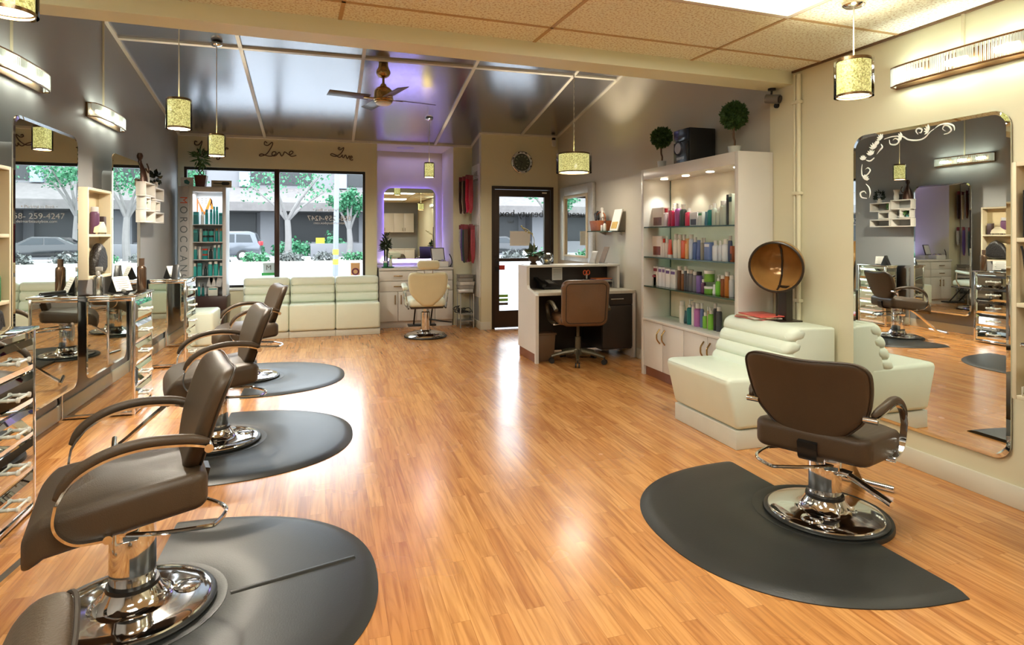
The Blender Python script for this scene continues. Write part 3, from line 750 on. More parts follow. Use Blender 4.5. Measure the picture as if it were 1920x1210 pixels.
pl = thing('potted_plant', 'little green plant inside the upper right wall cube', 'plant', (XL+.10, 7.47, 1.792))
MB().lathe([(0, 0), (.02, 0), (.026, .03), (.02, .03), (0, .025)], 14).build('pot', mat('ochre_pot', (170, 140, 60), .4), pl)
f = MB(); leaf_mesh(f, 50, sphere_fn(.028), .04, 6); o = f.build('foliage', GREEN, pl, smooth=False); o.location.z = .06
carton('small_book', 'small dark book standing inside the lower left wall cube', (XL+.08, 7.10, 1.681), .03, .07, .085, (52, 60, 70), 'book')
# ================================================================ LAMPS
LAMPW = mat('lamp_tube_glow', (255, 250, 236), .5, emit=36.0, ecol=(250, 255, 236), var=0)
def rod_mat():
    m = mat('crystal_rods', (206, 212, 206), .12, 0, var=.02, emit=.1, ecol=(250, 255, 236), alpha=.5)
    return m
def sconce(label, loc, rotz):
    """crystal bath bar; back plate on x = 0, body towards +x, along y"""
    r = thing('crystal_wall_light', label, 'wall light', loc, rotz, 'crystal bar wall lights above the mirrors')
    W = .83
    MB().box(0, .018, -W/2, W/2, -.062, .062, .004).build('back_plate', BRONZE, r)
    def oval(d, w, n=10):
        pts = [(.018, -w/2)]
        for k in range(n+1):
            t = k/n; a = -PI/2+PI*t
            pts.append((.03+d*(abs(math.cos(a))**.55), w/2*math.copysign(abs(math.sin(a))**.8, math.sin(a))))
        pts.append((.018, w/2)); return pts
    for z in (-.056, .056):
        o = oval(.075, W-.01)
        f = MB(); f.tube([(x, y, z) for x, y in o], .006, 6); f.build('rim', BRONZE, r)
    f = MB(); o = oval(.073, W-.012, 60)
    per = []
    for a, b in zip(o, o[1:]):
        n = max(1, round(math.hypot(b[0]-a[0], b[1]-a[1])/.0155))
        per += [(a[0]+(b[0]-a[0])*k/n, a[1]+(b[1]-a[1])*k/n) for k in range(n)]
    for x, y in per: f.cyl((x, y, -.055), (x, y, .055), .0056, n=6)
    f.build('crystal_rods', rod_mat(), r)['kind'] = 'stuff'
    for y in (-.26, 0, .26):
        MB().lathe([(0, -.06), (.017, -.055), (.02, 0), (.017, .055), (0, .06)], 14, (.055, y, 0), Matrix.Rotation(PI/2, 4, 'X')).build('bulb', LAMPW, r)
    return r
s1 = sconce('crystal bar wall light above the nearest left mirror, cut by the left edge', (XL, 4.67, 2.462), 0)
dup(s1, (XL, 6.36, 2.462), 0, 'crystal bar wall light on the left wall, the farther one', None)
dup(s1, (XR, 2.49, 2.362), PI, 'long crystal bar wall light above the big right mirror', None)
dup(s1, (XL, 2.98, 2.462), 0, 'unseen crystal bar light added for uplight, left wall at the near row end', None)  # from here on, out-of-frame bars added to brighten the near ceiling
dup(s1, (XL, 1.29, 2.462), 0, 'unseen crystal bar light added for uplight, left wall farthest from the window', None)
dup(s1, (XR, .70, 2.362), PI, 'unseen crystal bar light added for uplight, right wall farthest from the window', None)
COND = mat('cable_cover', (196, 186, 158), .5)
for x, y, z0, z1, lb in ((XL+.006, 4.67, 2.53, zc(4.67), 'thin cable cover rising from the nearest left wall light'), (XL+.006, 6.36, 2.53, zc(6.36), 'thin cable cover rising from the farther left wall light')):
    tag(MB().box(-.007, .007, -.006, .006, z0, z1-.022).build('cable_cover', COND, loc=(x, y, 0)), lb, 'cable')
tag(MB().box(-.007, .007, -.007, .007, 2.43, 2.626).build('cable_cover', COND, loc=(XR-.007, 2.49, 0)), 'thin cable cover rising from the right wall light', 'cable')
f = MB(); f.cyl((0, 0, .0), (0, 0, 2.60), .017); f.cyl((0, .04, .0), (0, .04, 2.60), .011)
for z in (.9, 1.7, 2.38): f.box(-.02, .019, -.025, .055, z, z+.025, .003)
tag(f.build('conduit_pipe', CREAM, loc=(XR-.021, 3.70, .0)), 'cream painted pipe running up the right wall beside the beam', 'pipe')

def shade_mat():
    m = mat('glitter_shade', (226, 214, 150), .4, var=.0, emit=.5, ecol=(250, 232, 160))
    nt = m.node_tree; N = nt.nodes; L = nt.links; b = N['Principled BSDF']
    tc = N.new('ShaderNodeTexCoord'); vo = N.new('ShaderNodeTexVoronoi'); vo.inputs['Scale'].default_value = 150; L.new(tc.outputs['Object'], vo.inputs['Vector'])
    r = N.new('ShaderNodeValToRGB'); r.color_ramp.elements[0].color = lin((136, 124, 40)); r.color_ramp.elements[1].color = lin((248, 242, 168))
    L.new(vo.outputs['Color'], r.inputs['Fac']); L.new(r.outputs[0], b.inputs['Base Color']); L.new(r.outputs[0], b.inputs['Emission Color'])
    return m
SHADE = shade_mat()
GLOWD = mat('lit_diffuser', (255, 250, 232), .5, emit=2.6, ecol=(255, 246, 216), var=0)
CLEARC = glass_mat('clear_sleeve', (.96, .97, .95), .25)
CORD = mat('white_cord', (214, 210, 196), .5)
def pendant(name, label, x, y, z0, z1, r_, zceil, sleeve=True, canopy=True, group='glitter drum hanging lamps', rods=False):
    p = thing(name, label, 'hanging lamp', (x, y, zceil), group=group)
    a, b = z0-zceil, z1-zceil
    MB().lathe([(0, 0), (.055, -.0), (.055, -.018), (.04, -.03), (.012, -.036), (0, -.036)], 24).build('canopy', CHROME, p)
    MB().cyl((0, 0, b-.005), (0, 0, -.03), .004, n=8).build('cord', CORD, p)
    MB().lathe([(r_*.86, a+.012), (r_*.86, b-.012)], 40).build('shade', SHADE, p)
    MB().lathe([(r_*.85, a), (r_*.9, a), (r_*.9, a+.012), (r_*.85, a+.012)], 40).build('lower_rim', BRONZE, p)
    f = MB(); f.lathe([(r_*.85, b-.016), (r_*.9, b-.016), (r_*.9, b), (r_*.85, b)], 40)
    f.cyl((-r_*.86, 0, b-.008), (r_*.86, 0, b-.008), .004); f.cyl((0, -r_*.86, b-.008), (0, r_*.86, b-.008), .004)
    f.build('upper_rim', BRONZE, p)
    if sleeve: MB().lathe([(r_, a-.002), (r_, b+.002)], 40).build('clear_sleeve', CLEARC, p)
    MB().lathe([(0, a+.012), (r_*.84, a+.012), (r_*.84, a+.016), (0, a+.016)], 32).build('diffuser', GLOWD, p)
    return p
PR = .086
pendant('hanging_lamp', 'glitter drum hanging lamp over the middle left salon chair, largest on that side', -1.02, 4.95, 2.175, 2.395, PR, zc(4.95))
pendant('hanging_lamp', 'glitter drum hanging lamp in front of the first wall word', -1.03, 6.62, 2.185, 2.40, PR*.93, zc(6.60)-.02)
pendant('hanging_lamp', 'small glitter drum hanging lamp in front of the purple lit niche', 1.357, 8.27, 2.19, 2.39, PR*.82, zc(8.27))
pendant('hanging_lamp', 'glitter drum hanging lamp above the right salon chair by the big mirror', 2.684, 2.555, 2.135, 2.335, PR*1.1, ZN)
pendant('hanging_lamp', 'glitter drum hanging lamp cut by the top left corner', -1.04, 2.50, 2.16, 2.37, PR, ZN)
dl = pendant('drum_lamp', 'wide glitter drum lamp on a chain above the reception desk', 2.75, 6.515, 2.12, 2.345, .205, zc(6.515), group='glitter drum hanging lamps')
f = MB()
for k in range(30):
    z = -.05-(zc(6.515)-2.36)*k/30
    f.tube([(.008*math.cos(t) if k % 2 else 0, 0 if k % 2 else .008*math.cos(t), z+.016*math.sin(t)) for t in (2*PI*q/8 for q in range(8))], .002, 4, True)
f.build('chain', STEEL, dl)

def troffer(label, x0, x1, y0, y1, strength):
    t = thing('ceiling_light', label, 'ceiling light', RC @ V(((x0+x1)/2, (y0+y1)/2, ZN)), CA, group='square ceiling light panels')
    w, d = (x1-x0)/2-.012, (y1-y0)/2-.012
    f = MB(); f.box(-w, w, -d, -d+.03, -.012, -.003); f.box(-w, w, d-.03, d, -.012, -.003); f.box(-w, -w+.03, -d+.03, d-.03, -.012, -.003); f.box(w-.03, w, -d+.03, d-.03, -.012, -.003); f.build('frame', WHITE, t)
    MB().box(-w+.028, w-.028, -d+.028, d-.028, -.009, -.004).build('diffuser', mat('troffer_glow', (255, 252, 244), .5, emit=strength, ecol=(255, 244, 220), var=0), t)
    return t
troffer('bright square ceiling light panel at the top edge', 1.32, 2.52, 2.24, 2.85, 4)
troffer('unseen fill light panel added to the ceiling farthest from the window, right side', 1.32, 2.52, -.81, -.20, 4)  # this panel and the next two are out of view, added for fill light
troffer('unseen fill light panel added to the ceiling farthest from the window, left side', -1.08, .12, -.81, -.20, 4)
troffer('unseen fill light panel added to the ceiling over the left row of chairs', -1.08, .12, 1.02, 1.63, 4)

# ceiling fan
FX, FY = .61, 6.80; fz = zc(FY)
fan = thing('ceiling_fan', 'brass ceiling fan with four dark blades and a white light below', 'fan', (FX, FY, fz))
MB().lathe([(0, .01), (.05, .0), (.055, -.04), (.075, -.08), (.078, -.105), (.062, -.135), (.03, -.155), (.014, -.16), (0, -.16)], 28).build('canopy', BRASS, fan)
MB().cyl((0, 0, -.15), (0, 0, -.25), .013).build('rod', BRASS, fan)
MB().lathe([(0, -.225), (.03, -.225), (.036, -.25), (.07, -.265), (.098, -.30), (.104, -.34), (.104, -.375), (.108, -.38), (.108, -.398), (.10, -.405), (.10, -.42), (.085, -.43), (0, -.43)], 36).build('motor', BRASS, fan)
MB().lathe([(.088, -.428), (.085, -.44), (.06, -.455), (0, -.462)], 28).build('light_bowl', mat('opal_glass', (230, 226, 214), .4), fan)
BLADE = mat('walnut_blade', (86, 72, 60), .3, var=.2, vscale=8)
for k in range(4):
    a = math.radians(14+90*k); M = Matrix.Rotation(a, 4, 'Z') @ Matrix.Translation((0, 0, -.385)) @ Matrix.Rotation(math.radians(13), 4, 'X')
    f = MB(); f.box(.16, .60, -.065, .065, -.004, .004, .003, M=M); b = f.build('blade', BLADE, fan)
    f = MB(); f.box(.06, .22, -.02, .02, -.012, -.004, .003, M=M); f.build('blade_iron', BRASS, b)

# ================================================================ RIGHT WALL
rm = wall_mirror('large rounded mirror on the right wall with white scroll decal in its corner', 2.24, 3.215, .225, 2.055, XR-.018, -1, .015, GM)
# scroll decal: swirls and leaves up the far side and across the top
DW = mat('white_scroll_vinyl', (228, 232, 226), .5)
def P(px, py): y = y_on(px, XR-.016); return (y, z_at(py, XR-.016, y))
f = MB(); XD = XR-.0155
def stroke(pts, w):
    q = [V((XD, *P(a, b))) for a, b in pts]; f.strap(smooth_path(q, 6), .001, .001) if False else None
    sp = smooth_path(q, 6); n = len(sp)
    f.tube(sp, w, 5, rfun=lambda t: w*(.35+.65*math.sin(PI*min(1, t*.9+.08))))
sw = .0065
for pts in ([(1770, 252), (1778, 250), (1784, 244), (1780, 237), (1772, 235), (1768, 242), (1774, 246)], [(1790, 245), (1788, 236), (1776, 232), (1762, 235), (1752, 242)],
            [(1752, 242), (1744, 248), (1735, 258), (1722, 263), (1704, 262), (1692, 256), (1676, 256), (1664, 259), (1656, 262)],
            [(1722, 252), (1718, 246), (1722, 241), (1729, 243), (1727, 249), (1722, 248)], [(1668, 262), (1670, 270), (1680, 271), (1686, 265), (1680, 260), (1674, 263)],
            [(1652, 270), (1655, 276), (1650, 282), (1644, 290)], [(1640, 296), (1632, 302), (1624, 300)], [(1617, 308), (1616, 320), (1618, 330), (1626, 328), (1632, 320), (1628, 315), (1622, 318)],
            [(1624, 345), (1630, 352), (1632, 362), (1630, 372)], [(1626, 372), (1616, 370), (1614, 362), (1621, 359), (1625, 364)]): stroke(pts, sw)
for cx, cy, sz, rot in ((1743, 246, 13, .4), (1692, 259, 12, .3), (1653, 262, 11, .9), (1640, 280, 13, 1.2), (1634, 292, 12, 1.3), (1619, 301, 10, 1.5), (1622, 338, 11, 2.0), (1646, 272, 9, 1.0)):
    for k in range(5):
        a = rot+(-.9+.45*k); c0 = V((XD, *P(cx, cy))); tip = V((XD, *P(cx-sz*math.cos(a)*.8, cy-sz*math.sin(a)*1.0)))
        f.tube([c0, c0.lerp(tip, .5), tip], .01, 5, rfun=lambda t: .0095*(1-abs(t-.55)*1.5))
sd = f.build('scroll_decal', DW)
sd.parent = rm; sd.matrix_parent_inverse = Matrix.Translation(rm.location).inverted()

cb = cubby('white wall cubby at the right edge holding a black box', 1.88, 2.185, .58, (1.04, 1.365), 1.765, XR-.002, XR-.092, -1, 'wall cubbies beside the mirrors')
for ch in cb.children:
    pass
bx = thing('product_box', 'black box with gold lettering standing in the right edge cubby', 'box', (XR-.055, 2.10, 1.388))
MB().box(-.035, .035, -.035, .035, 0, .235, .003).build('carton', BLACK, bx)
lettering('BRAZILIAN', .042, mat('gold_print', (196, 160, 84), .4), bx, frame3((.012, -.0355, .118), (0, 0, 1), (-1, 0, 0)), 'lettering', .001)
f = MB(); f.tube(smooth_path([(XR-.075, 2.150, 1.345), (XR-.075, 2.14, 1.30), (XR-.075, 2.13, 1.20), (XR-.075, 2.12, 1.12), (XR-.07, 2.10, 1.10), (XR-.065, 2.09, 1.10)]), .006, 6)
hd = thing('hair_dryer', 'black hair dryer with its cord on the middle shelf of the right edge cubby', 'hair tool', (0, 0, 0))
f.build('cord', BLACK, hd)
f = MB(); f.cyl((XR-.05, 2.13, 1.098), (XR-.05, 1.99, 1.098), .03, .034); f.cyl((XR-.055, 2.02, 1.08), (XR-.09, 2.01, 1.078), .014); f.build('barrel', BLACK, hd)
hd.location = (0, 0, 0)
lab = MB().box(-.001, .001, -.055, .0, 0, .05).build('price_tag', PAPER, loc=(XR-.0, 0, 0)); bpy.data.objects.remove(lab)
nm = thing('name_card', 'white card with dark handwriting on the lower shelf of the right edge cubby', 'card', (XR-.05, 2.135, .604))
MB().box(-.045, .045, -.002, .002, 0, .045, .001).build('card', PAPER, nm)
lettering('Alisa', .04, INK, nm, frame3((0, -.0028, .022), (1, 0, 0), (0, 0, 1)), 'lettering', .001)
rc = dup(q, (XR-.018, 1.60, 0), PI, 'mirrored chest of drawers cut by the right edge', 'mirrored chests below the mirrors')

# security camera on the beam end
scm = thing('security_camera', 'small black security camera on a bracket under the beam end', 'camera', (3.335, 3.945, 2.545))
f = MB(); f.lathe([(0, 0), (.03, 0), (.03, -.015), (0, -.02)], 16); f.cyl((0, 0, -.01), (-.005, 0, -.05), .008); f.build('bracket', BLACK, scm)
f = MB(); f.cyl((-.03, .03, -.075), (.02, -.06, -.095), .034, .036); f.build('housing', mat('grey_plastic', (108, 104, 98), .4), scm)
MB().cyl((.02, -.06, -.095), (.024, -.067, -.097), .03).build('lens', BLACK, scm)
f = MB(); f.cyl((.05, .0, -.09), (.05, .0, -.13), .006); f.cyl((.035, .0, -.13), (.055, .0, -.13), .02); f.tube(smooth_path([(.01, 0, -.07), (.035, 0, -.10), (.05, 0, -.12)]), .006, 6); f.build('sensor_arm', BLACK, scm)

# ---------------------------------------------------------------- retail shelving unit
UX0, UX1, UY0, UY1, UH = 3.06, 3.385, 3.99, 5.505, 2.055
u = thing('display_cabinet', 'tall white retail cabinet with three glass shelves of hair products', 'cabinet', (0, 0, 0)); u.location = ((UX0+UX1)/2, (UY0+UY1)/2, 0)
def ub(name, m, *b, bev=.003, par=None, sh=None):
    g = MB(); g.box(b[0]-u.location.x, b[1]-u.location.x, b[2]-u.location.y, b[3]-u.location.y, b[4], b[5], bev)
    return g.build(name, m, par or u)
ub('side_panel', WHITE, UX0, UX1, UY0, UY0+.045, 0, UH); ub('side_panel', WHITE, UX0, UX1, UY1-.045, UY1, 0, UH)
ub('top_panel', WHITE, UX0, UX1, UY0+.045, UY1-.045, 1.955, UH)
ub('back_panel', mat('cabinet_back', (206, 196, 172), .4), UX1-.02, UX1, UY0+.045, UY1-.045, .58, 1.955, bev=0)
ub('counter', WHITE, UX0-.012, UX1-.02, UY0+.045, UY1-.045, .55, .575)
ub('divider_strip', GEDGE, UX1-.024, UX1-.02, UY1-.06, UY1-.05, .58, 1.95, bev=0)
for z in (1.472, 1.176, .886):
    g = ub('glass_shelf', SHELFG, UX0+.012, UX1-.022, UY0+.047, UY1-.047, z, z+.009, bev=0)
    ub('shelf_edge', GEDGE, UX0+.004, UX0+.012, UY0+.047, UY1-.047, z-.001, z+.010, bev=0, par=g)
ub('carcass', WHITE, UX0+.02, UX1-.02, UY0+.045, UY1-.045, .09, .55, bev=0)
ub('toe_kick', mat('red_brown_kick', (122, 72, 46), .4), UX0+.03, UX0+.05, UY0+.045, UY1-.045, 0, .09, bev=0)
yy = [UY0+.047+(UY1-UY0-.094)*k/4 for k in range(5)]
for k in range(4):
    d = ub('door', WHITE, UX0+.002, UX0+.02, yy[k]+.003, yy[k+1]-.003, .095, .545, bev=.003)
    ye = yy[k+1]-.045 if k % 2 == 0 else yy[k]+.045
    g = MB(); g.tube(smooth_path([(UX0-u.location.x, ye-u.location.y, .36), (UX0-.03-u.location.x, ye-u.location.y, .40), (UX0-.034-u.location.x, ye-u.location.y, .43), (UX0-.03-u.location.x, ye-u.location.y, .46), (UX0-u.location.x, ye-u.location.y, .50)]), .007, 8)
    g.build('handle', BRASS, d)
for k in range(4):
    y = UY0+.20+k*.375
    g = MB(); g.lathe([(0, 0), (.034, 0), (.034, -.006), (0, -.006)], 20, (UX0+.15-u.location.x, y-u.location.y, 1.955)); g.build('downlight', mat('downlight_glow', (255, 248, 230), .5, emit=9, ecol=(255, 240, 210), var=0), u)
# products: (px left, px right, py top, body, cap, style, what)
Wt, Sv, Bk = (226, 224, 218), (196, 192, 184), (34, 32, 32)
def row(zs, shelf, ox, oy, sc, X, items, base=None):
    yset = []
    for i, (a, b, t, col, cap, style, what) in enumerate(items):
        pa, pb, pt = ox+a/sc, ox+b/sc, oy+t/sc
        ya, yb = y_on(pa, X), y_on(pb, X); y = (ya+yb)/2; w = abs(ya-yb)*.92
        h = max(.06, z_at(pt, X, y)-zs)
        lab = '%s, %s from left on the %s' % (what, ORD[i], shelf)
        g = 'hair products on the %s' % shelf
        y = min(max(y, UY0+.05+w/2), UY1-.05-w/2)
        if style == 'box': carton('product_carton', lab, (X+.03, y, zs), w, .07, h, col, 'box', g, cap, None)
        elif style == 'sbox': carton('product_carton', lab, (X+.03, y, zs), w, .07, h, col, 'box', g, None, cap)
        else: bottle('jar' if style == 'jar' else 'squeeze_tube' if style == 'tube' else 'product_bottle', lab, (X+.02, y, zs), w/2, h, col, cap, style, 'bottle' if style not in ('jar', 'tube') else style, g, band=None)
X1 = UX0+.10
row(1.481, 'top glass shelf', 1190, 300, 5.76, X1, [
 (140, 268, 522, (226, 214, 206), (120, 74, 60), 'box', 'white carton printed with a face'), (270, 300, 540, (220, 206, 206), (170, 40, 80), 'round', 'small pale bottle with magenta cap'),
 (305, 340, 525, (220, 206, 210), (190, 40, 60), 'round', 'small pale bottle with red cap'), (346, 384, 545, (176, 24, 70), (150, 20, 60), 'tube', 'magenta squeeze tube'),
 (386, 424, 470, (190, 34, 80), Wt, 'pump', 'magenta pump bottle'), (430, 476, 470, (168, 84, 150), Wt, 'round', 'purple bottle with white cap'), (482, 532, 480, (60, 74, 70), Wt, 'round', 'dark green bottle with white cap'),
 (540, 590, 520, (214, 60, 90), Wt, 'round', 'pink bottle with white cap'), (594, 684, 565, (214, 212, 212), (60, 60, 74), 'box', 'white carton printed with a person'), (688, 734, 560, (216, 222, 214), (60, 140, 80), 'sbox', 'white carton with green spot'),
 (740, 770, 560, (70, 120, 140), (60, 110, 130), 'tube', 'slate blue tube'), (775, 818, 490, (24, 120, 116), Wt, 'round', 'teal bottle with white cap'),
 (822, 862, 465, (180, 190, 176), Wt, 'round', 'silver green bottle'), (866, 908, 512, (190, 196, 182), Wt, 'round', 'short silver bottle'), (916, 988, 440, (176, 184, 170), Wt, 'tall', 'tall silver bottle'),
 (994, 1016, 375, (44, 44, 42), (44, 44, 42), 'sbox', 'slim black carton'), (1020, 1058, 365, (196, 206, 186), (30, 70, 66), 'sbox', 'tall pale green carton')])
row(1.185, 'middle glass shelf', 1190, 300, 5.76, X1, [
 (150, 262, 822, (232, 220, 208), (130, 60, 40), 'box', 'white carton printed with a red haired face'), (284, 312, 850, (226, 214, 206), (206, 60, 40), 'round', 'small white bottle with red cap'), (318, 342, 850, (226, 214, 206), Wt, 'round', 'slim white bottle'),
 (346, 380, 860, (216, 74, 34), Wt, 'tube', 'orange tube'), (410, 452, 800, (226, 222, 212), Wt, 'round', 'white bottle'), (456, 490, 806, (220, 214, 196), Wt, 'tall', 'cream bottle'),
 (496, 542, 806, (222, 96, 40), Wt, 'square', 'orange bottle'), (546, 570, 850, (230, 180, 120), (220, 120, 50), 'sbox', 'pale orange carton'), (575, 610, 806, (196, 208, 226), Wt, 'tall', 'pale blue bottle'),
 (616, 652, 836, (88, 110, 160), Wt, 'round', 'blue bottle'), (654, 690, 866, (78, 96, 150), (70, 86, 140), 'tube', 'blue tube'), (696, 722, 842, (150, 146, 136), Sv, 'round', 'grey bottle'), (724, 746, 842, (130, 126, 118), Sv, 'round', 'taupe bottle'),
 (752, 816, 890, (110, 130, 180), (214, 220, 230), 'sbox', 'blue and white carton'), (830, 880, 872, (214, 216, 220), Wt, 'round', 'silver white bottle with blue oval'), (886, 924, 872, (206, 210, 216), Wt, 'round', 'silver bottle with blue oval'),
 (932, 988, 856, (214, 216, 220), Wt, 'round', 'wide silver bottle with blue oval'), (994, 1026, 820, (70, 80, 110), Sv, 'tall', 'dark blue bottle'), (1032, 1058, 930, (150, 80, 50), (60, 40, 40), 'box', 'small dark orange carton')])
row(.895, 'lowest glass shelf', 1190, 470, 5.76, X1, [
 (152, 200, 250, (220, 214, 210), (130, 40, 60), 'sbox', 'short white carton with wine band'), (204, 252, 170, (220, 214, 208), (130, 40, 60), 'sbox', 'white carton with wine band'), (258, 296, 178, (224, 222, 220), (110, 80, 130), 'sbox', 'white carton'), (298, 332, 182, (216, 212, 210), (110, 80, 130), 'sbox', 'pale carton'),
 (336, 384, 196, (222, 220, 214), (90, 60, 120), 'sbox', 'white carton with violet foot'), (388, 444, 206, (214, 212, 204), (90, 60, 120), 'sbox', 'wide white carton'), (450, 485, 170, (92, 62, 40), Wt, 'tall', 'brown bottle'), (490, 516, 212, (126, 84, 50), Wt, 'tall', 'slim amber bottle'),
 (520, 546, 172, (84, 86, 90), Wt, 'tall', 'tall dark grey bottle'), (548, 570, 206, (90, 92, 96), Wt, 'tall', 'dark grey bottle'), (574, 612, 208, (106, 108, 112), Sv, 'tall', 'grey bottle'), (616, 652, 226, (120, 122, 130), Wt, 'tall', 'pale grey bottle'),
 (656, 700, 228, (120, 98, 160), Bk, 'tall', 'violet bottle with black top'), (704, 738, 312, (96, 54, 90), Wt, 'round', 'short plum bottle'), (750, 822, 400, (110, 160, 64), Wt, 'jar', 'lime green jar'),
 (826, 858, 368, (224, 224, 214), Wt, 'tube', 'white tube'), (862, 906, 264, (110, 180, 60), Wt, 'pump', 'lime green pump bottle'), (914, 954, 266, (130, 74, 36), Wt, 'tall', 'red brown bottle'), (958, 1002, 230, (170, 104, 40), Wt, 'tall', 'amber bottle'), (1006, 1046, 268, (190, 192, 194), Wt, 'tall', 'silver bottle')])
yj = (y_on(1190+750/5.76, X1)+y_on(1190+822/5.76, X1))/2
bottle('jar', 'lime green jar stacked on another lime jar on the lowest glass shelf', (X1+.02, yj, .895+.1005), abs(y_on(1190+750/5.76, X1)-y_on(1190+822/5.76, X1))*.46, .10, (110, 160, 64), Wt, 'jar', 'jar', 'hair products on the lowest glass shelf')
row(.575, 'cabinet counter', 1190, 470, 5.76, UX0+.14, [
 (476, 516, 545, (226, 222, 210), Wt, 'tall', 'white bottle with orange print'), (520, 552, 650, (28, 70, 74), (20, 50, 54), 'tube', 'dark teal tube'), (556, 600, 530, (24, 112, 108), Wt, 'pump', 'teal pump bottle'), (602, 630, 560, (226, 224, 216), Sv, 'tall', 'white bottle behind the teal one'),
 (636, 690, 570, (172, 104, 164), Wt, 'round', 'purple pink bottle'), (694, 722, 572, (98, 112, 160), Wt, 'round', 'blue bottle with white cap'), (724, 762, 668, (120, 176, 60), Wt, 'round', 'short lime bottle'), (764, 778, 606, (196, 170, 140), Wt, 'tall', 'slim tan bottle'),
 (782, 830, 616, (122, 184, 62), Wt, 'spray', 'lime spray bottle'), (836, 866, 570, (44, 42, 44), Sv, 'tall', 'black bottle'), (870, 912, 606, (74, 76, 80), Wt, 'tall', 'dark grey bottle')])

# on top of the cabinet
def topiary(label, y, zb, r_, sd, pot_r, pot_h, potm):
    t = thing('topiary', label, 'plant', (3.22, y, UH), group='ball topiaries on the retail cabinet')
    MB().lathe([(0, 0), (pot_r*.8, 0), (pot_r, pot_h), (pot_r*.9, pot_h), (pot_r*.85, pot_h*.8), (0, pot_h*.8)], 20).build('pot', potm, t)
    MB().tube(smooth_path([(0, 0, pot_h*.7), (.008, .004, pot_h+.04), (-.006, 0, pot_h+.09), (0, 0, zb-UH)]), .009, 7).build('stem', mat('bark', (96, 72, 50), .7), t)
    f = MB(); f.ball((0, 0, 0), r_*.72, 2); leaf_mesh(f, 900, sphere_fn(r_*.93, inner=.72), .036, sd, .3)
    o = f.build('foliage', DKGREEN, t, smooth=False); o.location.z = zb-UH
topiary('small ball topiary in a white pot on the far end of the retail cabinet', 5.38, 2.375, .102, 21, .045, .085, WHITE)
topiary('larger ball topiary in a ribbed glass pot on the near end of the retail cabinet', 4.25, 2.385, .108, 22, .055, .075, mat('ribbed_pot', (206, 206, 196), .2))
st = thing('stereo', 'black stereo speaker unit with a blue dial on top of the retail cabinet', 'stereo', (3.235, 4.835, UH))
MB().box(-.13, .14, -.118, .118, 0, .31, .008).build('body', BLACK, st)
MB().box(-.15, -.13, -.112, .112, .20, .305, .006).build('display_panel', mat('blue_black_display', (40, 46, 62), .15), st)
MB().box(-.15, -.13, -.112, .112, .0, .19, .006).build('front_panel', mat('charcoal_panel', (34, 34, 36), .25), st)
RY = Matrix.Rotation(-PI/2, 4, 'Y')
MB().lathe([(0, .012), (.045, .012), (.052, .004), (.056, 0)], 28, (-.15, .03, .135), RY).build('dial', mat('pale_dial', (150, 156, 170), .3), st)
MB().lathe([(.05, .008), (.062, .008), (.066, 0)], 28, (-.15, .03, .135), RY).build('dial_ring', mat('blue_black_display', (40, 46, 62), .15), st)
MB().box(-.152, -.149, -.06, .06, .03, .055).build('tape_slot', STEEL, st)

# ---------------------------------------------------------------- dryer chair
dc = thing('dryer_chair', 'white quilted dryer chair with a brown hood on a pole', 'chair', (2.99, 3.705, 0))
def dbx(name, m, x0, x1, y0, y1, z0, z1, bev=.004, seg=3): return MB().box(x0-3.0, x1-3.0, y0-3.72, y1-3.72, z0, z1, bev, seg).build(name, m, dc)
dbx('plinth', mat('white_plinth', (206, 208, 196), .4), 2.56, 3.34, 3.36, 4.085, 0, .125, .004)
f = MB(); f.prism([(-.44, .13), (-.52, .45), (-.49, .475), (.10, .462), (.10, .13)], -.372, .372, 'xz')
bm = f.bm; bmesh.ops.bevel(bm, geom=list(bm.edges), offset=.03, segments=3, profile=.5, affect='EDGES'); f.build('seat_cushion', WLEATH, dc, sharp=1.2)
f = MB(); f.prism([(-.03, .13), (-.03, .46), (.04, .755), (.06, .775), (.36, .765), (.36, .13)], -.369, .272, 'xz')
bm = f.bm; bmesh.ops.bevel(bm, geom=list(bm.edges), offset=.018, segments=3, profile=.5, affect='EDGES'); f.build('back_block', WLEATH, dc, sharp=1.2)
for k in range(4):
    x, z = -.075+.036*k, .475+.083*k
    f = MB(); f.pillow(rrect(.748, .125, .055, 6), .15, .055, lambda u_, v_, w_, x=x, z=z: V((x-w_+.02+v_*.35, u_, z+v_*.9)), 4, (.8, .5, .2)); f.build('back_roll', WLEATH, dc, sharp=1.4)
DH = mat('dark_hood_plastic', (44, 36, 28), .3)
f = MB(); f.strap([(.235, -.03, .76), (.235, -.03, .98), (.235, -.03, 1.03)], .085, .055); f.box(.12, .33, -.10, .05, .764, .778, .004); f.build('hood_arm', DH, dc)
f = MB(); f.cyl((.16, -.03, .77), (.16, -.03, .985), .007); f.build('hood_rod', DH, dc)
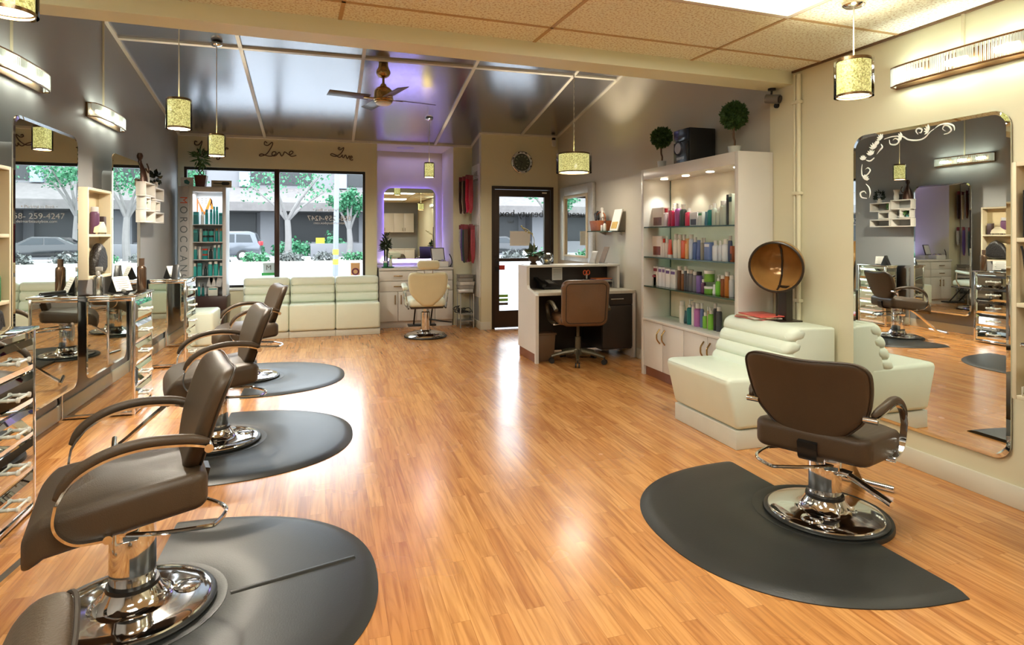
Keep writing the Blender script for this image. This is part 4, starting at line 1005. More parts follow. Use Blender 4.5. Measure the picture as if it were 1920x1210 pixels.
# hood bowl opening down and towards the room
HB = mat('amber_smoked_hood', (172, 128, 72), .18, .2, var=.2, vscale=6)
ax = V((-.74, -.58, -.16)).normalized(); q_ = ax.to_track_quat('Z', 'Y').to_matrix().to_4x4(); hc = V((.145, -.05, 1.175))
prof = [(.178, .045), (.186, .035), (.186, .0), (.178, -.06), (.15, -.13), (.10, -.175), (.04, -.195), (0, -.198), (0, -.19), (.04, -.186), (.095, -.166), (.143, -.122), (.169, -.055), (.176, 0), (.176, .04), (.178, .045)]
MB().lathe(prof, 40, M=Matrix.Translation(hc) @ q_).build('hood', HB, dc, sharp=1.2)
rim = [hc+q_ @ V((.182*math.cos(t), .182*math.sin(t), .045)) for t in (2*PI*k/40 for k in range(40))]
MB().tube(rim, .009, 8, True).build('hood_rim', DH, dc)
f = MB(); f.strap([hc+q_ @ V((0.0, -.17, .02)), hc+q_ @ V((0, -.165, -.05)), hc+q_ @ V((0, -.10, -.155)), hc+q_ @ V((0, 0, -.18)), hc+q_ @ V((0, .10, -.155)), hc+q_ @ V((0, .165, -.05)), hc+q_ @ V((0, .17, .02))], .012, .006, q_ @ V((1, 0, 0))); f.build('hood_seam', DH, dc)
MAGC = [((196, 110, 100), 'red'), (( 216, 206, 190), 'cream'), ((190, 150, 120), 'tan'), ((206, 90, 80), 'coral')]
for k, ((c_), nm_) in enumerate(MAGC):
    m_ = MB().box(-.105, .105, -.14, .14, 0, .008, .001); 
    o = m_.build('magazine', mat('cover_%d_%d_%d' % c_, c_, .3, var=.3, vscale=14), loc=(3.12, 3.83-.010*k, .7765+.0085*k), rotz=(.12, -.25, .3, -.1)[k]); tag(o, '%s covered magazine, %s from the bottom of the pile behind the dryer chair' % (nm_, ORD[k]), 'magazine', 'magazines on the dryer chair')
# ================================================================ BACK OF THE SHOP
def sofa_module(label, x):
    r = thing('sofa_module', label, 'sofa', (x, 9.0, 0), group='white quilted sofa modules under the window')
    w = .302
    MB().box(-w, w, -.22, .24, 0, .085, .004).build('plinth', mat('white_plinth', (206, 208, 196), .4), r)
    f = MB(); f.box(-w, w, -.255, .10, .09, .455, .032, 3); f.build('seat_cushion', WLEATH, r, sharp=1.2)
    f = MB(); f.box(-w+.002, w-.002, .08, .265, .092, .80, .02, 3); f.build('back_block', WLEATH, r, sharp=1.2)
    for k in range(3):
        f = MB(); f.pillow(rrect(2*w-.003, .125, .045, 6), .10, .042, lambda u_, v_, w_, k=k: V((u_, .055+.015*k-w_+v_*.12, .515+.118*k+v_)), 4, (.8, .5, .2)); f.build('back_roll', WLEATH, r, sharp=1.4)
    return r
s0 = sofa_module('white quilted sofa module on the left, partly behind the far salon chair', -.776)
dup(s0, (-.168, 9.0, 0), 0, 'white quilted sofa module in the middle under the window', None)
dup(s0, (.440, 9.0, 0), 0, 'white quilted sofa module on the right, beside the drawer cabinet', None)
r = thing('ottoman', 'white padded cube ottoman against the left wall before the product tower', 'ottoman', (-1.585, 8.2, 0), group=None)
MB().box(-.30, .30, -.25, .26, 0, .08, .004).build('plinth', mat('white_plinth', (206, 208, 196), .4), r)
MB().box(-.315, .315, -.27, .275, .082, .49, .035, 3).build('seat_cushion', WLEATH, r, sharp=1.2)

# ---------------------------------------------------------------- product tower
TX0, TX1, TY0, TY1, TH = -1.848, -1.275, 8.93, 9.245, 2.045
tw = thing('product_tower', 'lit white display tower of teal hair products with a vertical brand sign', 'display stand', ((TX0+TX1)/2, (TY0+TY1)/2, 0))
def tb(name, m, x0, x1, y0, y1, z0, z1, bev=.003, par=None): return MB().box(x0-tw.location.x, x1-tw.location.x, y0-tw.location.y, y1-tw.location.y, z0, z1, bev).build(name, m, par or tw)
TWM = mat('tower_grey_white', (204, 204, 204), .35, var=.02); TIN = mat('tower_inside', (222, 226, 230), .4)
sg = tb('sign_panel', mat('tower_sign_grey', (178, 180, 182), .4), TX0, TX0+.125, TY0-.012, TY1, .0, TH)
tb('side_panel', TWM, TX0+.125, TX0+.17, TY0, TY1, .0, TH); tb('side_panel', TWM, TX1-.045, TX1, TY0, TY1, .585, TH)
tb('top_panel', TWM, TX0+.17, TX1-.045, TY0, TY1, 1.98, TH); tb('back_panel', TIN, TX0+.17, TX1-.045, TY1-.015, TY1, .585, 1.98, 0)
tb('base', mat('dark_plum_base', (58, 38, 36), .35, var=.15), TX0+.13, TX1+.012, TY0-.03, TY1, .40, .585)
tb('foot', mat('dark_plum_base', (58, 38, 36), .35, var=.15), TX1-.12, TX1-.03, TY0, TY1, 0, .40)
TZ = (.585, .852, 1.076, 1.310, 1.545)
for z in TZ[1:]: tb('shelf', mat('pale_shelf', (200, 208, 212), .25), TX0+.17, TX1-.045, TY0+.01, TY1-.015, z-.012, z)
M_ = frame3((TX0+.062-tw.location.x, TY0-.0135-tw.location.y, 0), (0, 0, -1), (1, 0, 0))
ys = [1.86-.128*k for k in range(11)]
for k, ch in enumerate('MOROCCANOIL'):
    lettering(ch, .125, mat('sign_orange', (196, 84, 54), .5) if k == 0 else mat('sign_slate', (96, 104, 108), .5), sg, frame3((TX0+.062-tw.location.x, TY0-.0135-tw.location.y, ys[k]), (0, 0, -1), (1, 0, 0)), 'sign_letter', .002)
f = MB(); fy = TY1-.02-tw.location.y; fx = (TX0+TX1)/2-.03-tw.location.x
for pts in ([(-.10, 1.66), (-.08, 1.89), (-.01, 1.70)], [(.01, 1.68), (.085, 1.90), (.10, 1.76)]):
    f.strap([(fx+a, fy, b) for a, b in pts], .004, .036)
f.build('brand_mark', mat('sign_bright_orange', (226, 130, 44), .5), tw)
f = MB()
for i in range(4):
    for j in range(3): f.cyl((fx-.075+.05*i, fy+.003, 1.90-.03*j), (fx-.075+.05*i, fy, 1.90-.03*j), .006, n=8)
f.build('peg_hole', INK, tw)
TEAL, TEAL2, DTEAL = (44, 150, 152), (60, 170, 168), (30, 110, 112)
def trow(z, shelf, items):
    for i, (a, b, h, col, cap, st_, what) in enumerate(items):
        X0_, X1_ = [x_on(325+q/4.655, TY0+.08) for q in (a, b)]; x = (X0_+X1_)/2; w = (X1_-X0_)*.92
        lab = '%s, %s from left, %s of lit tower' % (what, ORD[i], shelf); g = 'teal products on the lit tower'
        if st_ == 'box': carton('product_carton', lab, (x, TY0+.09, z), w, .07, h, col, 'box', g, None, cap, rz=PI/2)
        else: bottle('jar' if st_ == 'jar' else 'squeeze_tube' if st_ == 'tube' else 'product_bottle', lab, (x, TY0+.09, z), w/2, h, col, cap, st_, 'jar' if st_ == 'jar' else 'bottle', g, rz=PI/2)
trow(TZ[4], 'top shelf', [(160, 222, .165, DTEAL, TEAL, 'box', 'dark teal carton'), (238, 268, .17, Wt, Wt, 'round', 'white bottle'), (275, 305, .20, TEAL, DTEAL, 'tall', 'teal bottle'), (316, 342, .20, TEAL2, DTEAL, 'tall', 'light teal bottle'), (345, 366, .24, TEAL, TEAL, 'tall', 'tall teal can'), (368, 392, .24, TEAL2, DTEAL, 'tall', 'tall light teal can'), (398, 436, .155, TEAL, DTEAL, 'box', 'teal carton')])
trow(TZ[3], 'second shelf', [(160, 218, .165, DTEAL, TEAL, 'box', 'dark teal carton'), (224, 252, .175, Wt, Wt, 'round', 'white bottle'), (255, 302, .085, TEAL, Bk, 'jar', 'wide teal jar'), (305, 354, .085, TEAL, Bk, 'jar', 'wide teal jar with black lid'), (362, 392, .18, TEAL, (150, 100, 60), 'tall', 'teal bottle with copper collar'), (402, 428, .18, TEAL2, (150, 100, 60), 'tall', 'light teal bottle with copper collar')])
for k, (a, b) in enumerate(((255, 302), (305, 354))):
    X0_, X1_ = [x_on(325+q/4.655, TY0+.08) for q in (a, b)]
    bottle('jar', 'wide teal jar stacked %s on the second shelf of the lit tower' % ('over the left jar', 'over the right jar')[k], ((X0_+X1_)/2, TY0+.09, TZ[3]+.0855), (X1_-X0_)*.46, .085, TEAL2, Bk, 'jar', 'jar', 'teal products on the lit tower')
trow(TZ[2], 'third shelf', [(176, 208, .17, TEAL, Wt, 'round', 'teal bottle with white cap'), (216, 244, .17, Wt, Wt, 'round', 'white bottle'), (250, 302, .07, TEAL, (190, 60, 40), 'jar', 'teal jar with red lid'), (308, 344, .165, (40, 54, 58), Bk, 'pump', 'black pump bottle'), (348, 374, .19, TEAL, Wt, 'tall', 'teal bottle with white top'), (384, 410, .19, TEAL2, Wt, 'tall', 'light teal bottle with white top'), (416, 440, .20, TEAL, TEAL, 'tall', 'plain teal can')])
X0_, X1_ = [x_on(325+q/4.655, TY0+.08) for q in (250, 302)]
bottle('jar', 'teal jar with red lid stacked on another on the third shelf of the lit tower', ((X0_+X1_)/2, TY0+.09, TZ[2]+.0705), (X1_-X0_)*.46, .07, TEAL, (190, 60, 40), 'jar', 'jar', 'teal products on the lit tower')
trow(TZ[1], 'fourth shelf', [(164, 206, .165, TEAL2, Wt, 'round', 'light teal bottle with white cap'), (212, 250, .17, TEAL, DTEAL, 'box', 'teal carton'), (262, 296, .15, (40, 60, 64), Bk, 'pump', 'small black pump bottle'), (300, 342, .19, TEAL2, Wt, 'tall', 'teal bottle with tall white top'), (350, 392, .195, TEAL2, Wt, 'tall', 'light teal bottle with tall white top'), (398, 434, .17, TEAL, Wt, 'round', 'teal bottle with small white cap')])
trow(TZ[0], 'lowest shelf', [(156, 176, .20, TEAL, DTEAL, 'box', 'narrow teal carton'), (182, 206, .17, (36, 84, 90), Bk, 'pump', 'black topped dropper bottle'), (210, 236, .18, TEAL, Wt, 'pump', 'teal pump bottle'), (244, 272, .16, DTEAL, Bk, 'pump', 'dark teal pump bottle'), (302, 392, .11, (214, 216, 206), TEAL, 'box', 'wide white carton with teal band')])
for k, (x, a) in enumerate(((-1.50, .3), (-1.44, -.25), (-1.385, .2))):
    f = MB(); f.pillow(rrect(.075, .15, .02, 4, 0, .075), .035, .015, lambda u_, v_, w_: V((u_, w_, v_)), 3, (.7, .4)); o = f.build('sample_pouch', mat('clear_pouch', (196, 196, 198), .25, var=.3, vscale=30), loc=(x, TY0+.10, TZ[0]+.112), sharp=1.3); o.rotation_euler.y = a
    tag(o, ('left', 'middle', 'right')[k]+' silvery sample pouch leaning on the white carton in the lit tower', 'pouch', 'sample pouches in the lit tower')

# on top of the tower
pt = thing('potted_plant', 'lucky bamboo plant in a brown square pot on the display tower', 'plant', (-1.60, 9.06, TH))
MB().prism([(-.055, 0), (.055, 0), (.075, .16), (-.075, .16)], -.06, .06, 'xz', .004).build('pot', mat('brown_glazed_pot', (88, 44, 30), .25), pt)
f = MB()
for k in range(3):
    f.tube([(.03*math.sin(t*2.2*PI+k*2.1), .03*math.cos(t*2.2*PI+k*2.1), .15+.22*t) for t in [q_/20 for q_ in range(21)]], .007, 6)
f.build('stem', mat('bamboo_stem', (92, 120, 60), .5), pt)
f = MB(); leaf_mesh(f, 70, sphere_fn(.075, (1, 1, 1.3), .3), .12, 9, .13); o = f.build('foliage', GREEN, pt, smooth=False); o.location.z = .40
sb = MB().box(-.075, .075, -.008, .008, 0, .125, .002).build('picture_board', PAPER, loc=(-1.765, 9.04, TH)); tag(sb, 'pale board with a teal bird print, left of the plant on the tower', 'sign')
f = MB(); f.pillow([(-.03, -.02), (.02, -.035), (.035, 0), (.0, .035), (-.035, .02)], .003, .001, lambda u_, v_, w_: V((u_, -.009+w_, .065+v_)), 2, (.5,)); f.build('print', mat('teal_print', (60, 130, 130), .5), sb)
sb = MB().box(-.125, .125, -.008, .008, 0, .095, .002).build('picture_board', mat('tan_board', (196, 184, 160), .5), loc=(-1.345, 9.04, TH)); tag(sb, 'tan board picturing a black hairbrush, right of the plant on the tower', 'sign')
f = MB(); f.pillow([(a, b) for a, b in rrect(.10, .045, .022, 5, .05, 0)], .004, .002, lambda u_, v_, w_: V((u_, -.009+w_, .055+v_)), 2, (.5,)); f.box(-.10, .005, -.011, -.007, .05, .062); f.build('print', BLACK, sb)

# ---------------------------------------------------------------- words on the wall over the window
WIRE = mat('dark_wire', (86, 70, 58), .4, .5)
def wall_word(label, ox, oy, sc, strokes):
    f = MB(); YW = 9.2935
    for st_ in strokes:
        pts = []
        for a, b in st_:
            px, py = ox+a/sc, oy+b/sc; x = x_on(px, YW); pts.append((x, YW, z_at(py, x, YW)))
        f.tube(smooth_path(pts, 5), .0075, 6)
    tag(f.build('wire_word', WIRE), label, 'wall decoration', 'wire words above the window')
wall_word('dark wire word on the wall, rightmost of three, above the right pane', 300, 230, 3.84, [[(1298, 185), (1288, 178), (1284, 190), (1300, 196), (1322, 180), (1318, 200), (1296, 228), (1262, 244), (1230, 234), (1236, 224), (1262, 232), (1288, 250), (1303, 246), (1313, 232), (1312, 246), (1321, 253), (1331, 237), (1339, 236), (1343, 251), (1350, 259), (1358, 246), (1362, 240), (1366, 250), (1376, 256), (1384, 249), (1378, 241), (1368, 248), (1366, 262), (1376, 270), (1390, 268)]])
wall_word('dark wire word on the wall, middle of three, over the window mullion', 300, 230, 3.84, [[(772, 148), (756, 136), (752, 158), (778, 164), (806, 142), (810, 158), (790, 196), (764, 228), (726, 242), (716, 234), (734, 226), (772, 240), (800, 242), (820, 236), (836, 222), (828, 210), (812, 213), (806, 230), (818, 241), (836, 236), (850, 220), (860, 214), (868, 230), (876, 241), (888, 230), (896, 212), (910, 218), (930, 232), (950, 224), (958, 212), (946, 205), (933, 214), (932, 232), (950, 244), (982, 236)]])
wall_word('dark wire word on the wall, leftmost of three, partly behind a hanging lamp', 300, 230, 3.84, [[(268, 140), (252, 134), (252, 158), (278, 160), (302, 132), (298, 160), (282, 200), (258, 232), (240, 240), (240, 228), (262, 232), (296, 244), (318, 236), (326, 206), (312, 200), (304, 222), (318, 230), (332, 206), (336, 230), (352, 230), (362, 206), (366, 228), (384, 208), (392, 226), (404, 202), (420, 200), (414, 222), (428, 206), (428, 260), (408, 262), (424, 228), (450, 190), (468, 140), (450, 130), (456, 180), (452, 214), (474, 192), (476, 182), (490, 186), (484, 194)]])

# ---------------------------------------------------------------- niche: drawers, mirror, things
NCX0, NCX1, NCY0, NCY1 = .765, 1.885, 9.24, 10.24
nc = thing('drawer_cabinet', 'white cabinet with drawers and doors filling the purple lit niche', 'cabinet', ((NCX0+NCX1)/2, NCY0, 0))
hw = (NCX1-NCX0)/2
MB().box(-hw, hw, .02, .98, .10, .865).build('carcass', WHITE, nc)
MB().box(-hw, hw, .06, .98, 0, .10).build('toe_kick', WHITE, nc)
MB().box(-hw, hw, -.015, .985, .868, .905, .003).build('counter', WHITE, nc)
for i in range(2):
    for z0, z1 in ((.71, .86), (.555, .703)):
        x0, x1 = (-hw+.004, -.004) if i == 0 else (.004, hw-.004)
        d = MB().box(x0, x1, 0, .02, z0, z1, .003).build('drawer', WHITE, nc)
        f = MB(); zz = (z0+z1)/2; xm = (x0+x1)/2; f.cyl((xm-.065, -.022, zz), (xm+.065, -.022, zz), .007); f.cyl((xm-.05, 0, zz), (xm-.05, -.022, zz), .006); f.cyl((xm+.05, 0, zz), (xm+.05, -.022, zz), .006); f.build('handle', BRASS, d)
for i in range(4):
    x0, x1 = -hw+.004+i*hw/2, -hw-.004+(i+1)*hw/2
    d = MB().box(x0, x1, 0, .02, .105, .547, .003).build('door', WHITE, nc)
    xx = x1-.04 if i % 2 == 0 else x0+.04
    f = MB(); f.cyl((xx, -.022, .36), (xx, -.022, .50), .007); f.cyl((xx, 0, .38), (xx, -.022, .38), .006); f.cyl((xx, 0, .48), (xx, -.022, .48), .006); f.build('handle', BRASS, d)
nm_ = thing('niche_mirror', 'rounded mirror glowing purple at its edge in the back niche', 'mirror', (1.355, 10.25, 1.0))
MB().prism([(a, b+.59) for a, b in rrect(.86, 1.18, .13, 8)], -.045, -.030, 'xz').build('mirror_panel', MIRROR, nm_, smooth=False)
f = MB(); o_ = [(a, -.018, b+.59) for a, b in rrect(.80, 1.12, .12, 8)]; f.tube(o_, .009, 6, True); f.build('led_strip', mat('purple_led', (150, 130, 255), .5, emit=14, ecol=(132, 110, 255), var=0), nm_)
f = MB(); f.box(-.3, .3, -.03, -.002, .4, .8); f.build('backing_block', BLACK, nm_)
v = MB().lathe([(.0, -.006), (.10, -.006), (.14, -.004), (.145, 0)], 28).build('ceiling_vent', mat('lilac_vent', (190, 186, 196), .4), loc=(1.22, 9.75, 2.79)); tag(v, 'round air vent in the niche ceiling', 'vent')
# counter things
CT = .905
bp_ = thing('bamboo_plant', 'dark leafy plant in a slim pot at the left end of the niche counter', 'plant', (.885, 9.44, CT))
MB().lathe([(0, 0), (.035, 0), (.045, .10), (.04, .10), (0, .09)], 16).build('pot', BLACK, bp_)
f = MB()
for k in range(6): f.tube([(.02*math.cos(k), .02*math.sin(k), .08), (.03*math.cos(k), .03*math.sin(k), .40)], .007, 6)
f.build('stem', mat('dark_stem', (44, 56, 28), .5), bp_)
f = MB(); leaf_mesh(f, 110, sphere_fn(.045, (1, 1, 3.4), .2), .085, 31, .16); o = f.build('foliage', mat('dark_leaf_green', (40, 58, 30), .5), bp_, smooth=False); o.location.z = .36
bottle('pump_bottle', 'small white pump bottle with green top at the left of the niche counter', (.945, 9.34, CT+.018), .026, .17, (220, 226, 216), (70, 150, 110), 'pump')
f = MB(); f.lathe([(0, 0), (.09, 0), (.10, .016), (.094, .016), (.085, .006), (0, .006)], 28); tag(f.build('green_tray', mat('green_tray', (34, 110, 70), .3), loc=(.905, 9.34, CT)), 'green round tray under the white pump bottle', 'tray')
bottle('lotion_jar', 'green jar with a white lid on the green tray', (.865, 9.33, CT+.018), .03, .085, (70, 150, 110), (224, 226, 216), 'jar', 'jar')
pf = thing('photo_frame', 'dark wooden frame with a white printed picture on the niche counter', 'picture frame', (1.72, 9.62, CT), .25)
MB().box(-.11, .11, .0, .16, .0, .08, .004).build('stand_block', WHITE, pf)
f = MB(); f.strap([(0, -.01, .08), (0, .045, .29)], .235, .014, (1, 0, 0)); f.build('frame', DKWOOD, pf); f = MB(); f.strap([(0, -.016, .095), (0, .035, .28)], .20, .006, (1, 0, 0)); f.build('picture', PAPER, pf)
wm = thing('wax_warmer', 'white wax warmer with round lids on the niche counter behind the headrest', 'warmer', (1.70, 9.40, CT))
MB().box(-.13, .13, -.09, .09, 0, .085, .012).build('body', WHITE, wm)
for x in (-.06, .06): MB().lathe([(0, .03), (.02, .028), (.045, .01), (.05, 0)], 20, (x, 0, .085)).build('lid', STEEL, wm)
f = MB(); f.tube(smooth_path([(0, 0, 0), (.03, 0, .06), (.02, 0, .14), (-.01, 0, .20)]), .008, 6); f.box(-.02, .02, -.02, .02, 0, .01); tag(f.build('cable_bundle', BLACK, loc=(1.86, 9.36, CT)), 'black cable standing at the right end of the niche counter', 'cable')

# ---------------------------------------------------------------- white barber chair
bc = thing('barber_chair', 'white reclining barber chair with headrest facing the niche', 'chair', (1.32, 8.36, 0), math.radians(88))
MB().lathe([(0, 0), (.285, 0), (.295, .012), (.29, .025), (0, .025)], 48).build('base_ring', BLACK, bc)
MB().lathe([(.288, .02), (.26, .05), (.16, .075), (.09, .085), (.075, .10), (0, .10)], 48).build('base_plate', CHROME, bc)
MB().lathe([(.062, .08), (.062, .34), (.045, .35), (.045, .42), (0, .42)], 32).build('column', CHROME, bc)
f = MB(); f.box(-.19, .20, -.22, .22, .405, .425, .005); f.tube([(-.20, -.25, .415), (.26, -.25, .415)], .012, 8); f.tube([(-.20, .25, .415), (.26, .25, .415)], .012, 8); f.build('seat_frame', mat('dark_frame', (70, 58, 50), .3, .7), bc)
MB().pillow(rrect(.50, .50, .07, 6, .02, 0), .12, .05, lambda u_, v_, w_: V((u_, v_, .49+w_)), 4, (.8, .5, .2)).build('seat', WLEATH, bc, sharp=1.3)
def bb(u_, v_, w_): return V((-.24-v_*.16+.20*u_*u_+w_, u_, .45+v_))
MB().pillow(back_outline(.265, .12, .455), .085, .036, bb, 4, (.88, .7, .45, .2)).build('backrest', mat('cream_vinyl', (204, 196, 160), .45), bc, sharp=1.3)
MB().pillow(rrect(.30, .125, .055, 6), .075, .033, lambda u_, v_, w_: V((-.335+w_+.1*u_*u_, u_, 1.005+v_)), 4, (.8, .5, .2)).build('headrest', mat('cream_vinyl', (204, 196, 160), .45), bc, sharp=1.3)
f = MB(); f.cyl((-.325, -.055, .86), (-.335, -.055, .97), .007); f.cyl((-.325, .055, .86), (-.335, .055, .97), .007); f.build('headrest_post', STEEL, bc)
for s in (-1, 1):
    f = MB(); f.pillow(rrect(.30, .075, .03, 5, -.0, 0), .05, .022, lambda u_, v_, w_, s=s: V((u_, s*.285+v_, .70+w_+.03*math.sin(u_*4))), 3, (.7, .4)); a = f.build('armrest', WLEATH, bc, sharp=1.3)
    f = MB(); f.tube(smooth_path([(-.12, s*.285, .68), (-.16, s*.28, .58), (-.20, s*.25, .42)]), .011, 8); f.build('armrest_post', CHROME, a); f = MB(); f.tube(smooth_path([(.13, s*.285, .68), (.14, s*.28, .55), (.10, s*.25, .42)]), .011, 8); f.build('armrest_post', CHROME, a)
f = MB(); f.tube([(.15, -.12, .41), (.42, -.12, .10)], .011, 8); f.tube([(.15, .12, .41), (.42, .12, .10)], .011, 8); f.box(.36, .52, -.20, .20, .09, .115, .006); f.build('footrest', BLACK, bc)
f = MB(); f.tube(smooth_path([(.0, -.05, .24), (-.05, -.18, .22), (-.02, -.36, .19)]), .01, 8); f.build('pump_lever', BLACK, bc)

# ---------------------------------------------------------------- hair extension display and stand
hp = MB().box(-.012, 0, -.265, .265, 0, 2.0, .003).build('display_board', mat('white_board', (214, 212, 208), .4), loc=(2.199, 9.01, .47)); tag(hp, 'tall white display board of hair extensions beside the entry door', 'display board')
lettering('HAIR', .10, INK, hp, frame3((-.0125, 0, 1.86), (0, -1, 0), (0, 0, 1)), 'lettering', .001)
lettering('extensions', .07, INK, hp, frame3((-.0125, 0, 1.77), (0, -1, 0), (0, 0, 1)), 'lettering', .001)
HC = [((126, 34, 40), 'wine'), ((56, 36, 26), 'dark brown'), ((206, 186, 150), 'pale blonde'), ((96, 54, 34), 'chestnut'), ((190, 128, 54), 'golden'), ((60, 40, 30), 'espresso'), ((184, 26, 60), 'bright red'), ((150, 40, 56), 'crimson')]
HC2 = [((40, 38, 38), 'black'), ((180, 176, 172), 'silver'), ((150, 60, 110), 'magenta'), ((90, 70, 130), 'violet'), ((120, 36, 46), 'wine'), ((40, 60, 62), 'dark teal'), ((110, 64, 44), 'chestnut'), ((72, 46, 34), 'dark brown'), ((140, 50, 60), 'crimson')]
def hair_pack(label, x, y, ztop, L_, c_, g):
    R_ = thing('hair_extension', label, 'hair extension', (x, y, ztop), group=g)
    hm = mat('hair_%d_%d_%d' % c_, c_, .4, var=.35, vscale=40)
    MB().box(-.032, .032, -.004, .004, -.07, 0, .002).build('header_card', mat('crimson_card', (116, 44, 54), .5, var=.2), R_)
    f = MB(); f.pillow([(-.035, 0), (.035, 0), (.042, -L_*.5), (.036, -L_*.85), (.012, -L_), (-.02, -L_*.98), (-.04, -L_*.6)], .018, .008, lambda u_, v_, w_: V((u_*.9, w_, v_-.066)), 3, (.7, .4)); f.build('hair', hm, R_, sharp=1.2)
    f = MB(); f.tube([(.0, 0, -.012), (2.186-x, 0, -.005)], .003, 6); f.build('hook', STEEL, R_)
for k, (c_, n_) in enumerate(HC):
    hair_pack('%s hair extension pack, %s from the window side of the upper row' % (n_, ORD[k]), 2.10-.035*((k*3) % 4), 9.24-.062*k, 2.30-.01*(k % 3), .50, c_, 'hair extensions on the upper hooks')
for k, (c_, n_) in enumerate(HC2):
    hair_pack('%s hair extension pack, %s from the window side of the lower row' % (n_, ORD[k]), 2.09-.045*((k*2) % 4), 9.25-.058*k, 1.565-.01*(k % 3), .30 if k < 2 else .50, c_, 'hair extensions on the lower hooks')
ts = thing('acrylic_stand', 'clear acrylic side stand holding foil trays in the corner by the niche', 'table', (2.04, 9.06, 0))
ACR = glass_mat('clear_acrylic_sheet', (.86, .88, .86), .35)
MB().box(-.11, .11, -.12, .12, .515, .53, .002).build('table_top', ACR, ts)
for x in (-.1, .1):
    for y in (-.11, .11): MB().box(x-.008, x+.008, y-.008, y+.008, 0, .515).build('leg', mat('grey_acrylic', (170, 170, 166), .15, var=.1), ts)
f = MB()
for z in (.10, .20): f.box(-.10, .10, -.115, .115, z, z+.008)
f.build('lower_shelf', mat('grey_acrylic', (170, 170, 166), .15, var=.1), ts)
for k in range(5):
    m_ = MB(); m_.box(-.115, .115, -.10, .10, 0, .05, .012); m_.box(-.12, .12, -.105, .105, .045, .054, .003)
    c_ = ((206, 206, 204), (150, 146, 140), (190, 188, 182), (140, 136, 128), (120, 114, 106))[k]
    tag(m_.build('tray', mat('tray_%d' % k, c_, .2, .6 if k == 0 else .2, var=.15, vscale=30), loc=(2.035+.006*((k % 3)-1), 9.06, .5305+.0545*k), rotz=.05*((k % 3)-1)), ('crinkled foil', 'grey', 'pale grey', 'dark grey', 'taupe')[k]+' tray, %s from the bottom of the stack on the acrylic stand' % ORD[k], 'tray', 'trays on the acrylic stand')
f = MB(); R = random.Random(4)
for k in range(7):
    p0 = V((R.uniform(-.12, .0), R.uniform(-.1, .1), .01)); f.tube(smooth_path([p0, p0+V((R.uniform(-.1, .1), R.uniform(-.12, .12), R.uniform(.02, .10))), p0+V((R.uniform(-.1, .15), R.uniform(-.12, .12), R.uniform(.0, .08))), p0+V((R.uniform(0, .2), R.uniform(-.12, .12), .008))]), .006, 6)
tag(f.build('cable_tangle', BLACK, loc=(2.02, 9.06, .212)), 'tangle of black cables on the lower shelf of the acrylic stand', 'cable')
f = MB(); f.box(-.006, 0, -.04, .04, 0, .12, .004); o = f.build('power_outlet', mat('ivory_outlet', (212, 206, 170), .4), loc=(2.199, 8.80, .34)); tag(o, 'ivory power outlet low on the return wall by the entry', 'outlet')

# clock and motion sensor
ck = thing('wall_clock', 'round ornate silver wall clock with a dark green face above the door', 'clock', (2.828, 8.708, 2.495))
RX = Matrix.Rotation(PI/2, 4, 'X')
f = MB(); f.lathe([(.118, .004), (.13, .022), (.152, .026), (.166, .016), (.17, .0)], 40, M=RX)
for k in range(12): a = 2*PI*k/12; f.ball((.148*math.cos(a), -.024, .148*math.sin(a)), .013, 1)
f.build('frame', STEEL, ck)
f = MB()
for k in range(8): a = 2*PI*(k+.5)/8; f.lathe([(0, .003), (.012, .003), (.012, 0)], 10, (.150*math.cos(a), -.026, .150*math.sin(a)), RX)
f.build('frame_hole', BLACK, ck)
MB().lathe([(0, .010), (.118, .010), (.12, 0)], 40, M=RX).build('dial', mat('dark_green_dial', (72, 82, 68), .3), ck)
f = MB()
for k in range(12):
    a = 2*PI*k/12; f.box(-.004, .004, -.013, -.0105, .085, .108, M=Matrix.Rotation(a, 4, 'Y'))
f.build('hour_mark', mat('pale_mark', (170, 172, 150), .5), ck)
for a, l_, w_ in ((math.radians(-62), .055, .004), (math.radians(200), .085, .003)):
    MB().box(-w_, w_, -.016, -.013, -.01, l_, M=Matrix.Rotation(a, 4, 'Y')).build('hand', BLACK, ck)
f = MB(); f.box(-.03, .03, -.05, 0, -.05, .05, .01); o = f.build('motion_sensor', WHITE, loc=(3.335, 8.7095, 2.80)); f = MB(); f.box(-.025, .025, -.03, 0, .05, .085); f.build('bracket', BLACK, o); tag(o, 'white motion sensor in the top corner above the door', 'sensor')

# ---------------------------------------------------------------- framed mirror and shelf on the right wall
XW = XR+.02
fm = thing('framed_mirror', 'silver framed mirror on the right wall behind the reception desk', 'mirror', (XW, 7.93, 1.03))
f = MB(); W_, H_ = .585, 1.07
f.box(-.045, -.002, -W_, -W_+.16, 0, H_, .006); f.box(-.045, -.002, W_-.16, W_, 0, H_, .006); f.box(-.045, -.002, -W_+.16, W_-.16, H_-.13, H_, .006); f.box(-.045, -.002, -W_+.16, W_-.16, 0, .06, .006)
f.build('outer_frame', mat('pale_silver_frame', (196, 194, 188), .35, .3, var=.2, vscale=40), fm)
f = MB(); a, b, c_, d_ = -W_+.16, W_-.16, .06, H_-.13
f.box(-.055, -.002, a, a+.05, c_, d_, .006); f.box(-.055, -.002, b-.05, b, c_, d_, .006); f.box(-.055, -.002, a+.05, b-.05, d_-.04, d_, .006); f.box(-.055, -.002, a+.05, b-.05, c_, c_+.03, .006)
f.build('inner_frame', mat('cream_frame', (220, 204, 170), .4), fm)
MB().box(-.03, -.02, a+.05, b-.05, c_+.03, d_-.04).build('mirror_panel', MIRROR, fm, smooth=False)
gs = thing('glass_wall_shelf', 'small glass wall shelf beside the framed mirror', 'shelf', (XW, 6.82, 1.445))
